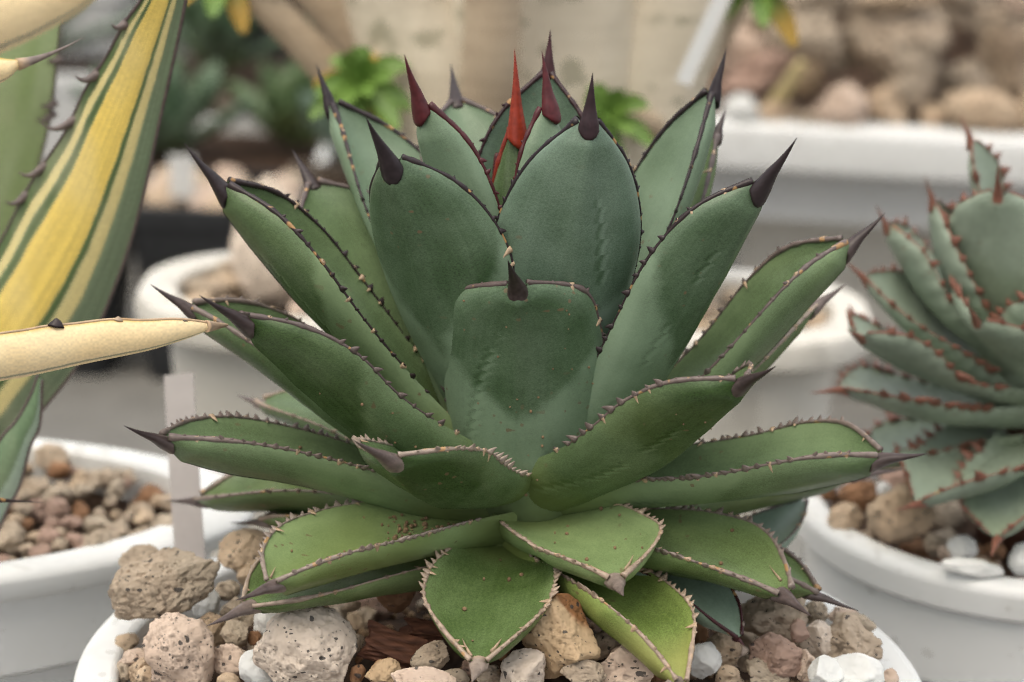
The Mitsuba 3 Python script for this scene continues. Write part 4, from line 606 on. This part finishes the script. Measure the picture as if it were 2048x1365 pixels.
# ------------------------------------------------------------------ variegated agave at the left
VA = thing('variegated_agave', 'yellow and green striped agave with long leaves at the left edge', 'agave')
def build_strap(name, kind, rows, cup, thick, label=None, taper_end=False):
    r = np.asarray(rows, float)
    s = np.linspace(0, 1, len(r)); v = np.linspace(0, 1, 40)
    E = np.stack([spl(v, s, r[:, j]) for j in range(6)], 1)
    Lp, Rp = E[:, :3], E[:, 3:]
    u = np.linspace(-1, 1, 21)
    mid, half = (Lp + Rp) / 2, (Rp - Lp) / 2
    w = np.linalg.norm(half, axis=1, keepdims=True)
    tan = np.gradient(mid, axis=0); tan /= np.linalg.norm(tan, axis=1, keepdims=True)
    n = np.cross(half / w, tan); n /= np.linalg.norm(n, axis=1, keepdims=True)
    n *= -np.sign((n @ (CAM - mid.mean(0))).sum())      # channelled away from the side in view
    top = mid[:, None] + half[:, None] * u[None, :, None] + (n * w * cup)[:, None] * (u[None, :, None] ** 2 - 1)
    th = np.minimum(thick, w[:, 0] * .8)[:, None] * (1 - np.abs(u[None]) ** 2.2) ** .6
    bot = top + n[:, None] * th[..., None]
    uvv = np.stack([np.broadcast_to(u[None] + 4 * kind, (40, 21)), np.broadcast_to(v[:, None], (40, 21))], -1).reshape(-1, 2)
    vv, ff, uu = join([(top.reshape(-1, 3), grid_faces(40, 21), uvv), (bot.reshape(-1, 3), grid_faces(40, 21, flip=True), uvv)])
    k = part(VA, 'leaf', shape_of(vv, ff, 'strap_skin', uu), label)
    for edge in (Lp, Rp):
        if name == 'flat' and edge is Lp:
            mv, mf = tube(edge, .00035, 7)
            part(k, 'margin', shape_of(mv, mf, 'horn', np.tile([1.16, 3.0], (len(mv), 1))))
        if kind != 2:
            mv, mf = tube(edge, .00055, 7)
            part(k, 'margin', shape_of(mv, mf, 'horn', np.tile([.78, .5], (len(mv), 1))))
    return k
KIND = {'striped': 0, 'pale': 1, 'cream': 2, 'spiny': 2, 'flat': 2, 'blue': 3, 'dark': 3}
VLAB = {'striped': 'broad yellow leaf with dark green stripes and hooked teeth', 'pale': 'pale green leaf behind the striped one', 'cream': 'cream yellow leaf across the top left corner', 'spiny': 'cream leaf tip with a long grey spine',
        'flat': 'cream yellow leaf lying level with a brown broken tip', 'blue': 'bluish green edge-on leaf low at the left', 'dark': 'leaf low at the left edge with a thin dark spine'}
for nm, rows in STRAPS.items():
    k = build_strap(nm, KIND[nm], rows, {'striped': .22, 'pale': .2, 'cream': .35, 'spiny': .4, 'flat': .38, 'blue': .3, 'dark': .3}[nm], .006 if nm != 'cream' else .008, VLAB[nm])
    if nm in STRAP_SPINES:
        a, b = (np.array(q) for q in STRAP_SPINES[nm])
        t = np.linspace(0, 1, 16)[:, None]
        L = np.linalg.norm(b - a)
        pts = a + (b - a) * (t * 1.0) - np.array([0, 0, 1.0]) * (t * (1 - t)) * L * (.16 if nm == 'spiny' else .03)
        r0 = {'spiny': .0016, 'flat': .0017, 'dark': .0011}[nm]
        tt = t[:, 0]
        sv, sf = tube(pts, r0 * (.45 * (1 - tt) + .55 * (1 - tt) ** 3) + .00008, 12)
        if nm == 'flat':
            sv, sf = tube(pts, r0 * (1 - .8 * tt), 12)
        ag = np.concatenate([np.repeat(np.where(tt < .2, 1.15 - .8 * tt, {'spiny': .88, 'flat': 1.1, 'dark': .58}[nm]), 12), [1.1, .6]])
        part(k, 'spine', shape_of(sv, sf, 'horn', np.stack([ag, np.full(len(sv), 3.0)], 1)))
    if nm in ('striped', 'pale'):
        for h in (HOOKS if nm == 'striped' else HOOKS_PALE):
            b, t_ = np.array(h[:3]), np.array(h[3:])
            r = np.asarray(rows, float); c0 = 0 if nm == 'striped' else 3
            E = np.stack([spl(np.linspace(0, 1, 300), np.linspace(0, 1, len(r)), r[:, c0 + j]) for j in range(3)], 1)
            near = E[np.argmin(((E - b)[:, [0, 2]] ** 2).sum(1))]      # seat the tooth on the leaf's own edge
            t_ = t_ + near - b; b = near
            d = t_ - b; L = np.linalg.norm(d); tt = np.linspace(0, 1, 9)[:, None]
            pts = b + d * tt - np.array([0, 0, 1.0]) * L * .22 * np.sin(tt * math.pi) + np.array([0, 0, 1.0]) * L * .10 * tt ** 4 - d * .25 * (1 - tt) ** 3
            sv, sf = tube(pts, .0016 * (1 - tt[:, 0]) ** 1.2 + .0002, 9)
            part(k, 'tooth', shape_of(sv, sf, 'horn', np.tile([.82, .5], (len(sv), 1))))
    if nm == 'flat':
        for s_, hgt, age in ((.44, .0024, .55), (.62, .0012, 1.1), (.86, .0006, .8)):
            r = np.asarray(rows, float); i = s_ * (len(r) - 1); b = r[int(i), :3] * (1 - i % 1) + r[min(int(i) + 1, len(r) - 1), :3] * (i % 1)
            m = tooth(b, np.array([.15, 0, .98]), np.array([1.0, 0, 0]), hgt, hgt * .8 + .0006, -.1, age)
            part(k, 'tooth', shape_of(m[0], m[1], 'horn', m[2]))
# stem in the planter, outside the frame
cv, cf = tube([[-.255, .10, -.02], [-.25, .10, .02], [-.245, .10, .05]], [.028, .03, .02], 16)
part(VA, 'stem', shape_of(cv, cf, 'strap_skin', np.tile([12.0, .3], (len(cv), 1))))

# ------------------------------------------------------------------ stones in the front pot
NAMES = ['pumice stone', 'white stone']
STONE_LABELS = {0: 'large pitted grey tan stone lying across the left rim of the front pot', 1: 'pinkish two-lobed stone at the lower left, below the large pitted one', 2: 'largest pale rounded stone at the bottom, left of the spade-shaped leaf',
 3: 'round grey tan stone half hidden behind the large pitted stone', 4: 'tan stone with a dark hollow at the tip of the lower left leaf', 34: 'rust stained round stone right of the spade-shaped leaf', 35: 'small pale upright stone in front of the rust stained one',
 36: 'narrow tilted grey brown stone leaning between the rust stained and pink stones', 38: 'lumpy pink stone left of the yellow leaf tip', 39: 'white stone right of the yellow leaf tip', 43: 'big porous grey stone behind the drooping blue green pup leaf',
 44: 'pinkish brown lumpy stone below the porous grey one', 46: 'tan stone with black specks beside the right rim of the front pot', 47: 'biggest white stone, at the lower right of the front pot', 48: 'white stone half behind the biggest white stone',
 40: 'tan wedge of stone touching the tip of the drooping pup leaf', 42: 'yellowish tan stone at the bottom edge below the pinkish brown stone', 45: 'pale upright stone right of the pinkish brown stone', 10: 'white stone squeezed left of the largest pale stone, upper one',
 11: 'white stone at the bottom edge left of the largest pale stone', 5: 'white stone under the right end of the large pitted stone', 28: 'grey brown oblong stone beside the bark chip', 29: 'pale stone with rust flecks at the bottom below the bark chip', 30: 'pinkish flat stone at the bottom below the spade-shaped leaf',
 9: 'pinkish egg-shaped stone between the two-lobed stone and the largest pale stone', 22: 'reddish stone in the dark hollow under the rosette', 6: 'tall tan stone right of the two-lobed stone', 8: 'small blocky tan stone below the lowest left spine', 7: 'brown grey stone under the lowest left spine',
 37: 'tan flat topped stone at the bottom in front of the rust stained stone', 17: 'long tan stone slanting beside the left rim of the front pot', 49: 'thin pink upright stone beside the white stones'}
HUE = {0: 'tan', 1: 'pinkish', 2: 'grey tan', 3: 'white', 4: 'rusty', 5: 'dark brown', 6: 'pale', 7: 'olive grey', 8: 'reddish brown'}
for i, row in enumerate(STONES):
    big = max(row[3], row[4])
    pal = row[6]
    sub = 5 if big > .0125 else 4 if big > .004 else 3
    lab = STONE_LABELS.get(i, f'{"little" if big < .0035 else "mid-sized"} {HUE[pal]} stone lying loose near the front pot rim or the dark hollow')
    single('white_stone' if pal == 3 else 'pumice_stone', stone_shape(row, sub, .07 if pal in (2, 7, 8) else .0 if pal == 3 else .03), lab, 'stone', None if i in STONE_LABELS else lab.replace('stone', 'stones'))
rng = np.random.default_rng(5)
placed = [(r[0], r[1], .75 * max(r[3], r[4])) for r in STONES]
HUE = {0: 'tan', 1: 'pinkish', 2: 'grey tan', 3: 'white', 4: 'rusty', 5: 'dark brown', 6: 'pale', 7: 'olive grey', 8: 'reddish brown'}
placed += [(-.032, -.010, .014), (-.022, -.020, .014), (-.018, -.005, .012)]
def scatter(cx, cy, n, rmin, rmax, inside, z, label, group, pals, tries=14000, seed=1, placed=placed, kind='gravel_stone'):
    rng = np.random.default_rng(seed)
    k = 0
    for _ in range(tries):
        if k >= n:
            break
        x, y = inside(rng)
        r = float(rng.uniform(rmin, rmax))
        if any((x - a) ** 2 + (y - b) ** 2 < (.80 * (r + c)) ** 2 for a, b, c in placed):
            continue
        placed.append((x, y, r))
        pal = int(rng.choice(pals))
        size = 'small' if r < rmin + (rmax - rmin) / 3 else 'larger' if r > rmax - (rmax - rmin) / 3 else 'middling'
        lab = f'{size} {HUE[pal]} {label}'
        single(kind, fill_stone(x, y, z(x, y, rng) + .2 * r, r, rng, (pal,)), lab, 'stone', f'{size} {HUE[pal]} {group}')
        k += 1
def disc(cx, cy, r0, r1, a0=-180, a1=180):
    def f(rng):
        a, r = math.radians(rng.uniform(a0, a1)), math.sqrt(rng.uniform(r0 ** 2, r1 ** 2))
        return cx + r * math.cos(a), cy + r * math.sin(a)
    return f
scatter(0, 0, 70, .0035, .0075, disc(.004, 0, .055, .104), lambda x, y, g: -.012 + .024 * math.exp(-(math.hypot(x, y) / .052) ** 2), 'pumice stone filling between the big stones of the front pot', 'filler stones of the front pot', (0, 1, 2, 2, 5, 8), seed=3, kind='small_stone')
scatter(0, 0, 26, .0025, .0045, disc(.004, 0, .022, .06, -170, -10), lambda x, y, g: -.012 + .024 * math.exp(-(math.hypot(x, y) / .052) ** 2), 'pumice stone filling between the big stones of the front pot', 'filler stones of the front pot', (5, 2, 5, 5, 8), seed=4, kind='small_stone')
# bark chips
def bark(label, c, size, rz, seed):
    m = trimesh.creation.box((2, 2, 2)); m = m.subdivide().subdivide().subdivide()
    v = np.array(m.vertices) * np.array(size) / 2
    v = v * (1 + .28 * (meshkit.fbm(v * [120, 320, 420] + seed, 3) - .5))[:, None] + (meshkit.fbm(v * [90, 700, 900] + seed, 2)[:, None] - .5) * [0, .0022, .0022]
    v[:, 0] += .004 * (meshkit.noise(v * [0, 400, 500] + seed) - .5)
    single('bark_chip', shape_of(rot_z(v @ np.array([[1, 0, -.25], [0, 1, 0.3], [.2, -.3, 1]]), rz) + c, np.array(m.faces), 'bark_chip', smooth=False), label, 'bark chip')
bark('reddish brown fibrous bark chip in the soil left of the spade-shaped leaf', [-.0253, -.0301, .017], (.016, .009, .005), -.2, 1)
bark('smaller bark chip behind the large one, touching the spade-shaped leaf', [-.0180, -.0170, .017], (.010, .006, .004), .35, 2)
# crumbs of grit: on the soil, and a few lying on the lower leaves
cr, rng = [], np.random.default_rng(9)
for _ in range(420):
    a, r = rng.uniform(0, 2 * math.pi), .100 * math.sqrt(rng.uniform(0, 1))
    s = rng.uniform(.0006, .0017)
    m = ICO[2]
    cr.append((np.array(m.vertices) * s * rng.uniform(.6, 1.1, 3) + [.004 + r * math.cos(a), r * math.sin(a), -.013 + .0255 * math.exp(-(r / .049) ** 2)], np.array(m.faces), np.zeros((len(m.vertices), 2))))
v, f, _u2 = join(cr)
scene['grit'] = shape_of(v, f, 'crumb'); labels['grit'] = {'label': 'brown grit crumbs over the dark soil of the front pot', 'category': 'grit', 'kind': 'stuff'}
cr = []
for nm, n in (('L', 46), ('J', 10), ('N', 8), ('A', 26), ('D', 12), ('K', 6), ('E', 6), ('Z', 8)):
    p = np.asarray(AGAVE[nm], float)
    vv = np.linspace(0, 1, 60); uu = np.linspace(-1, 1, 31)
    top, bot, nl = leaf_surfaces(p, vv, uu, A)
    for _ in range(n):
        if nm == 'L' and rng.random() < .75:
            i, j = int(np.clip(rng.normal(21, 3.5), 2, 57)), int(np.clip(rng.normal(14, 4), 2, 28))
        else:
            i, j = int(rng.uniform(10, 54)), int(rng.uniform(3, 28))
        up_side = nm in 'LJNKZ'
        c = (top[i, j] + nl[i, j] * .0003) if up_side else (bot[i, j] - nl[i, j] * .0002)
        s = rng.uniform(.00025, .0008) if up_side else rng.uniform(.0002, .00045)
        m = ICO[2]
        cr.append((np.array(m.vertices) * s * rng.uniform(.6, 1.2, 3) + c, np.array(m.faces), np.zeros((len(m.vertices), 2))))
v, f, _u2 = join(cr)
scene['debris'] = shape_of(v, f, 'crumb'); labels['debris'] = {'label': 'brown soil crumbs scattered on the leaves of the big agave', 'category': 'soil crumbs', 'kind': 'stuff'}

# plant tag
tg = trimesh.creation.box((.0094, .0009, .078)).subdivide().subdivide().subdivide()
v = np.array(tg.vertices); v[:, 1] += .0015 * (v[:, 2] / .039) ** 2
al = np.array([-.0085, .030, .062]); al /= np.linalg.norm(al)
xa = np.cross([0, 1, .3], al); xa /= np.linalg.norm(xa); ya = np.cross(al, xa)
v = v @ np.stack([xa, ya, al])
single('plant_tag', shape_of(v + [-.0960, .0745, .0195], np.array(tg.faces), 'tag_plastic', smooth=False), 'blank pale plastic plant tag stuck behind the large pitted stone', 'plant tag')

# ------------------------------------------------------------------ stones in the other pots
def inside_oval(rng):
    while True:
        x, y = rng.uniform(-.2, .2), rng.uniform(-.072, .072)
        if (x / .198) ** 2 + (y / .071) ** 2 < 1:
            c, s = math.cos(.176), math.sin(.176)
            w = (-.289 + c * x - s * y, .098 + s * x + c * y)
            if w[0] > -.24:
                return w
scatter(0, 0, 290, .0027, .0074, inside_oval, lambda x, y, g: -.0105 + g.uniform(0, .006), 'pumice stone in the gravel of the oval planter', 'gravel stones of the oval planter', (0, 2, 2, 8, 7, 5, 7, 8), seed=11, placed=[])
BACKL = 'pumice stone in the long cream planter behind the agave'
scatter(0, 0, 130, .005, .0115, lambda g: (g.uniform(WX0 + .024, WX1 - .024), g.uniform(WY0 + .024, WY1 - .024)), lambda x, y, g: -.013 + g.uniform(0, .008), BACKL, 'stones of the long cream planter', (0, 0, 2, 1, 2), seed=12, kind='potting_stone', placed=[(-.098, .376, .02), (.01, .39, .032), (-.03, .39, .026), (.05, .39, .026)])
single('pale_boulder', stone_shape([-.0985, .380, .020, .0185, .028, 0, 6, .35, 91], 4), 'large pale cream rock standing in the left of the long cream planter', 'rock')
for i, row in enumerate(RIGHT_POT_STONES):
    lab = {2: 'large tan stone under the lowest leaf of the blue agave', 6: 'blocky white stone near the rim of the right pot', 7: 'flat white stone lying along the rim of the right pot', 8: 'white stone at the right frame edge in the right pot', 0: 'olive tan stone at the left inside the right pot', 4: 'small oval tan stone right of the large one in the right pot'}.get(i)
    single('white_stone' if row[6] == 3 else 'pumice_stone', stone_shape(row, 4), lab or 'brown stone in the right pot under the blue agave', 'stone', None if lab else 'brown stones of the right pot')
scatter(0, 0, 30, .005, .009, disc(.183, .155, .02, .066), lambda x, y, g: -.014, 'stone in the right pot under the blue agave', 'stones of the right pot', (0, 2, 5, 8), seed=13, placed=[(r[0], r[1], .7 * max(r[3], r[4])) for r in RIGHT_POT_STONES])
TL = {4: 'biggest grey stone on the trough heap, with dark hollows', 5: 'rounded pinkish grey stone sitting on the trough rim, left of the middle', 9: 'broad tan stone on the trough rim at the right', 0: 'pale tan stone at the left end of the trough heap', 1: 'brownish pink stone low in the left of the trough heap', 17: 'small white stone sitting on the trough rim', 10: 'tall tan stone at the right edge of the trough heap', 6: 'tan stone beside the rounded pinkish grey one on the trough', 13: 'small orange brown stone behind the dry twig', 8: 'grey stone right of the biggest one on the trough'}
for i, row in enumerate(TROUGH_STONES):
    single('white_stone' if row[6] == 3 else 'trough_stone', stone_shape(row[:7] + [row[7] + .35] + row[8:], 4, .10), TL.get(i, f'{HUE[row[6]]} big stone in the heap on the trough'), 'stone', None if i in TL else f'{HUE[row[6]]} big stones heaped on the trough')
rng = np.random.default_rng(21)
for i in range(46):
    pal = int(rng.choice((0, 2, 2, 8, 1)))
    x, y = rng.uniform(X0 + .04, X1 - .05), rng.uniform(Y0 + .06, Y1 - .05)
    w = trough_to_world(np.array([[x, y, 0]]))[0]
    z = .012 + .055 * min(max((y - Y0 - .04) / .17, 0), 1) - .012
    single('trough_stone', fill_stone(w[0], w[1], z, float(rng.uniform(.011, .020)), rng, (pal,)), f'{HUE[pal]} smaller stone packed in the heap on the trough', 'stone', f'{HUE[pal]} smaller stones in the trough heap')
tv, tf = tube([[.141, .7585, .004], [.1435, .7565, .008], [.149, .742, .023], [.1535, .7293, .036], [.1545, .727, .040]], [.0052, .0046, .0040, .0036, .0022], 10)
single('dry_twig', shape_of(tv, tf, 'dry_straw'), 'dry yellow twig stub among the stones on the trough', 'twig')

# ------------------------------------------------------------------ thick-trunked shrub in the wide pot
SH = thing('caudex_shrub', 'pale thick-trunked succulent shrub with spoon leaf rosettes behind the agave', 'shrub')
def organic_tube(pts, rad, sides, amp, f, n=40, fz=1.0):
    s = np.linspace(0, 1, len(pts)); t = np.linspace(0, 1, n)
    P = np.stack([spl(t, s, np.asarray(pts)[:, j]) for j in range(3)], 1)
    v, fc = tube(P, spl(t, s, rad), sides)
    c = np.vstack([np.repeat(P, sides, 0), P[:1], P[-1:]])
    d = v - c
    return c + d * (1 + amp * (meshkit.fbm(v * [f, f, f * fz], 3) - .5))[:, None], fc
for pts, rad in (([[.016, .395, -.03], [.016, .395, .03], [.014, .396, .08], [.012, .40, .14], [.010, .40, .22], [.01, .40, .32]], [.044, .043, .043, .046, .044, .036]),
                 ([[-.022, .392, -.02], [-.025, .392, .04], [-.033, .394, .085], [-.046, .398, .13], [-.064, .40, .20], [-.080, .40, .28]], [.030, .030, .029, .027, .025, .022]),
                 ([[.046, .396, -.02], [.047, .394, .04], [.053, .392, .085], [.064, .392, .13], [.082, .395, .20], [.10, .40, .28]], [.027, .026, .0245, .023, .022, .020])):
    v, f = organic_tube(pts, rad, 64, .34, 42, 60, .22)
    part(SH, 'trunk', shape_of(v, f, 'trunk_bark'))
for pts, rad, lab in (([[-.012, .360, .02], [-.011, .340, .07], [-.0095, .330, .11], [-.010, .330, .150], [-.011, .33, .23]], [.012, .0115, .0112, .0114, .011], 'ringed upright stem in front of the trunk'),
                      ([[-.040, .43, .055], [-.066, .40, .080], [-.095, .395, .109], [-.118, .40, .131], [-.15, .41, .165]], [.011, .0085, .0075, .0072, .007], None),
                      ([[-.030, .43, .060], [-.052, .43, .088], [-.078, .438, .113], [-.105, .445, .140], [-.14, .45, .17]], [.022, .018, .014, .013, .012], None),
                      ([[.030, .43, .05], [.060, .425, .09], [.080, .425, .125], [.097, .425, .17], [.11, .43, .22]], [.024, .021, .019, .017, .014], None),
                      ([[.05, .40, .06], [.058, .37, .078], [.040, .362, .084]], [.008, .005, .004], None)):
    v, f = organic_tube(pts, rad, 24, .10, 45)
    part(SH, 'branch', shape_of(v, f, 'branch_bark'), lab)
def spoon_rosette(c, axis, n, L, seed, droop=.5, yellow=3):
    rng = np.random.default_rng(seed)
    axis = np.asarray(axis, float) / np.linalg.norm(axis)
    a = np.cross(axis, [0.2, 1, .1]); a /= np.linalg.norm(a); b = np.cross(axis, a)
    out = []
    for i in range(n):
        ph = i * 2.39996 + rng.uniform(-.15, .15)
        el = math.radians(np.interp(i / n, [0, 1], [-12, 72]) + rng.uniform(-8, 8))
        h = a * math.cos(ph) + b * math.sin(ph)
        l = L * np.interp(i / n, [0, .6, 1], [1.0, .95, .5]) * rng.uniform(.85, 1.1)
        t = np.linspace(0, 1, 14)
        mid = np.asarray(c) + h * (l * t * math.cos(el))[:, None] + axis * (l * t * math.sin(el))[:, None] - np.array([0, 0, 1.0]) * (droop * l * t * t * .5)[:, None] * (1 if i < n * .6 else .4)
        side = np.cross(axis, h); side /= np.linalg.norm(side)
        nn = np.cross(h, side)
        w = l * .20 * np.sin(np.pi * np.clip(t * .93 + .03, 0, 1)) ** .8 * (.45 + .75 * t) + .0005
        u = np.linspace(-1, 1, 9)
        top = mid[:, None] + side * (w[:, None] * u)[..., None] + nn * (w[:, None] * .35 * u * u)[..., None]
        bot = top - nn * (np.minimum(.0022, w * .6)[:, None] * (1 - u * u))[..., None]
        yl = 1.0 if i < yellow else 0.0
        uvv = np.stack([np.full((14, 9), yl), np.broadcast_to(t[:, None], (14, 9))], -1).reshape(-1, 2)
        vv, ff, uu = join([(top.reshape(-1, 3), grid_faces(14, 9), uvv), (bot.reshape(-1, 3), grid_faces(14, 9, flip=True), uvv)])
        out.append((vv, ff, uu))
    return out
for c, ax, n, L, sd, yl in (([-.062, .365, .0930], (.05, -.75, .55), 17, .0235, 1, 3), ([.0385, .358, .0850], (.15, -.7, .45), 13, .0210, 2, 1), ([.0985, .395, .1350], (-.1, -.5, .5), 13, .026, 3, 2), ([-.122, .395, .1330], (0, -.5, .5), 14, .025, 4, 4), ([-.066, .45, .1330], (0, -.6, .5), 12, .026, 5, 0)):
    for vv, ff, uu in spoon_rosette(c, ax, n, L, sd, .7, yl):
        part(SH, 'spoon_leaf', shape_of(vv, ff, 'spoon_leaf', uu))
lb = trimesh.creation.box((.0065, .0012, .052)); 
v = np.array(lb.vertices)
al = np.array([.36, .02, .93]); al /= np.linalg.norm(al); xa = np.cross([0, 1, 0], al); xa /= np.linalg.norm(xa)
single('white_label', shape_of(v @ np.stack([xa, np.cross(al, xa), al]) + [.0765, .345, .1260], np.array(lb.faces), 'white_plastic', smooth=False), 'white plastic label slanting beside the pale trunk at the top', 'plant tag')

# ------------------------------------------------------------------ the rows of pots behind, at the left
def square_pot(label, x, y, w, top, mat='black_plastic', group=None, gravel=True, seed=0, name='nursery_pot', cat='plant pot', rot=0.0, lip=.006):
    k = thing(name, label, cat, group)
    lv = []
    for s, z in ((.80, BENCH_Z), (.97, top - .014), (.97, top - .012), (1.02, top - .011), (1.02, top - .001), (1.0, top), (.95, top), (.94, top - .012)):
        lv.append((rounded_rect(-w * s, w * s, -w * s, w * s, w * .22), z))
    v, f = ring_solid(lv)
    part(k, 'body', mikit.ply((rot_z(v, rot) + [x, y, 0], f), mat, 32))
    sv = rounded_rect(-w * .945, w * .945, -w * .945, w * .945, w * .2)
    sv = np.vstack([np.column_stack([sv, np.full(len(sv), top - .010)]), [[0, 0, top - .006]]])
    n = len(sv) - 1; i = np.arange(n)
    part(k, 'soil', shape_of(rot_z(sv, rot) + [x, y, 0], np.stack([i, (i + 1) % n, i * 0 + n], 1), 'soil'))
    if gravel:
        rng = np.random.default_rng(400 + seed)
        gr = []
        for j in range(40):
            px, py = rng.uniform(-w * .84, w * .84, 2)
            m = stone_mesh(800 + j % 5, .5, 2)
            gr.append((np.array(m.vertices) * rng.uniform(.006, .012) + [x + px, y + py, top - .004], np.array(m.faces), np.tile([float(rng.choice([0, 2, 1])), .3 * j], (len(m.vertices), 1))))
        v, f, uu = join(gr)
        part(k, 'gravel', shape_of(v, f, 'pumice', uu), kind='stuff')
    return k
def mini_succulent(label, x, y, z, L, n, seed, tone, name='succulent', group=None, lift=25, width=.28, age=.6):
    k = thing(name, label, 'succulent', group)
    rng = np.random.default_rng(seed)
    for i in range(n):
        el0 = math.radians(np.interp(i / n, [0, 1], [5, 80]) + rng.uniform(-6, 6) + lift * (1 - i / n) * .4)
        p = np.array([i * 2.39996, z + .01 + .2 * L * i / n, .004, L * np.interp(i / n, [0, 1], [1, .55]) * rng.uniform(.85, 1.1), el0, el0 + .15, el0 + .3, el0 + .45, 0, 0, L * width * .62, .6, .8, 1, .95, .6, .08, .5, .5, .6, 0, 0, .008, 0, 0])
        v = np.linspace(0, 1, 16); u = np.linspace(-1, 1, 9)
        top, bot, nl = leaf_surfaces(p, v, u, (x, y), .006, .002)
        q = round(tone * 8) + 20
        uvs = lambda fc: np.stack([np.broadcast_to(u[None] + 4 * (i + 1), (16, 9)), np.broadcast_to((v * .99)[:, None] + 2 * fc + 4 * q, (16, 9))], -1).reshape(-1, 2)
        vv, ff, uu = join([(top.reshape(-1, 3), grid_faces(16, 9, flip=True), uvs(0)), (bot.reshape(-1, 3), grid_faces(16, 9), uvs(1))])
        part(k, 'leaf', shape_of(vv, ff, 'leaf_skin', uu))
    return k
square_pot('black square nursery pot left of the long cream planter', -.163, .750, .047, -.0495, seed=1)
square_pot('black nursery pot further left, behind the striped leaf', -.260, .752, .047, -.050, seed=2)
square_pot('low cream box planter behind the black pots', -.210, 1.02, .085, -.086, mat='white_plastic', gravel=False, seed=5, name='box_planter', cat='planter')
lb = trimesh.creation.box((.014, .0012, .024))
single('white_label', mikit.ply(trimesh.Trimesh(np.array(lb.vertices) + [-.1830, .728, -.038], lb.faces), 'white_plastic'), 'small white label standing on the black square pot', 'plant tag')
square_pot('brown small pot in the blurred row behind, right', -.095, .90, .045, -.078, mat='brown_clay', seed=6, gravel=False)
square_pot('brown pot in the blurred row behind', -.225, 1.24, .070, -.085, mat='brown_clay', seed=7, gravel=False)
square_pot('white small pot far behind left', -.36, 1.26, .06, -.08, mat='white_plastic', seed=8, gravel=False)
square_pot('dark small pot far behind middle', -.08, 1.22, .07, -.085, seed=9, gravel=False)
square_pot('black nursery pot far behind the shrub branches', -.19, 1.52, .09, -.075, seed=10, gravel=False)
square_pot('white pot in the last row behind, at the left', -.42, 1.62, .09, -.07, mat='white_plastic', seed=11, gravel=False)
square_pot('brown pot in the last row behind, right of the striped leaf', -.30, 1.86, .09, -.06, mat='brown_clay', seed=12, gravel=False)
square_pot('black pot in the last row behind the trunk', -.02, 1.72, .09, -.07, seed=13, gravel=False)
square_pot('clay pot at the far left of the last row', -.57, 1.45, .08, -.07, mat='clay', seed=14, gravel=False)
square_pot('black pot in the very last row between the others', -.15, 2.15, .10, -.06, seed=15, gravel=False)
square_pot('white pot in the very last row at the left', -.48, 2.20, .10, -.06, mat='white_plastic', seed=16, gravel=False)
mini_succulent('grey green rosette succulent in the small white pot beside the wide pot', -.095, .90, -.075, .066, 16, 31, .15)
mini_succulent('green succulent in the dark pot far behind', -.08, 1.22, -.085, .105, 18, 32, .5)
mini_succulent('dark green succulent in the brown pot', -.225, 1.24, -.085, .085, 15, 33, .3)
mini_succulent('grey succulent in the far left white pot', -.36, 1.26, -.08, .10, 16, 34, 1.125)
mini_succulent('dark green succulent in the far black pot', -.19, 1.52, -.075, .13, 18, 35, .2)
mini_succulent('green rosette in the white pot of the last row at the left', -.42, 1.62, -.07, .13, 18, 36, .5)
mini_succulent('green rosette in the far brown pot right of the striped leaf', -.30, 1.86, -.06, .14, 18, 37, .4)
mini_succulent('dark rosette in the black pot behind the trunk', -.02, 1.72, -.07, .13, 18, 38, .2)
mini_succulent('grey rosette in the clay pot of the far left', -.57, 1.45, -.07, .12, 16, 39, 1.125)
mini_succulent('broad pale agave in the very last row black pot', -.15, 2.15, -.06, .17, 18, 40, 1.125)
mini_succulent('broad green agave in the very last row white pot', -.48, 2.20, -.06, .17, 18, 41, .3)
mini_succulent('grey green rosette in the low cream box planter', -.235, 1.00, -.095, .075, 18, 42, .2)
mini_succulent('green rosette at the right end of the low cream box planter', -.150, 1.04, -.095, .065, 16, 43, .5)
mini_succulent('dark green rosette behind the small brown pot', -.03, 1.02, -.120, .085, 16, 44, .25)
square_pot('black low pot under the dark green rosette', -.03, 1.02, .05, -.118, seed=17, gravel=False)
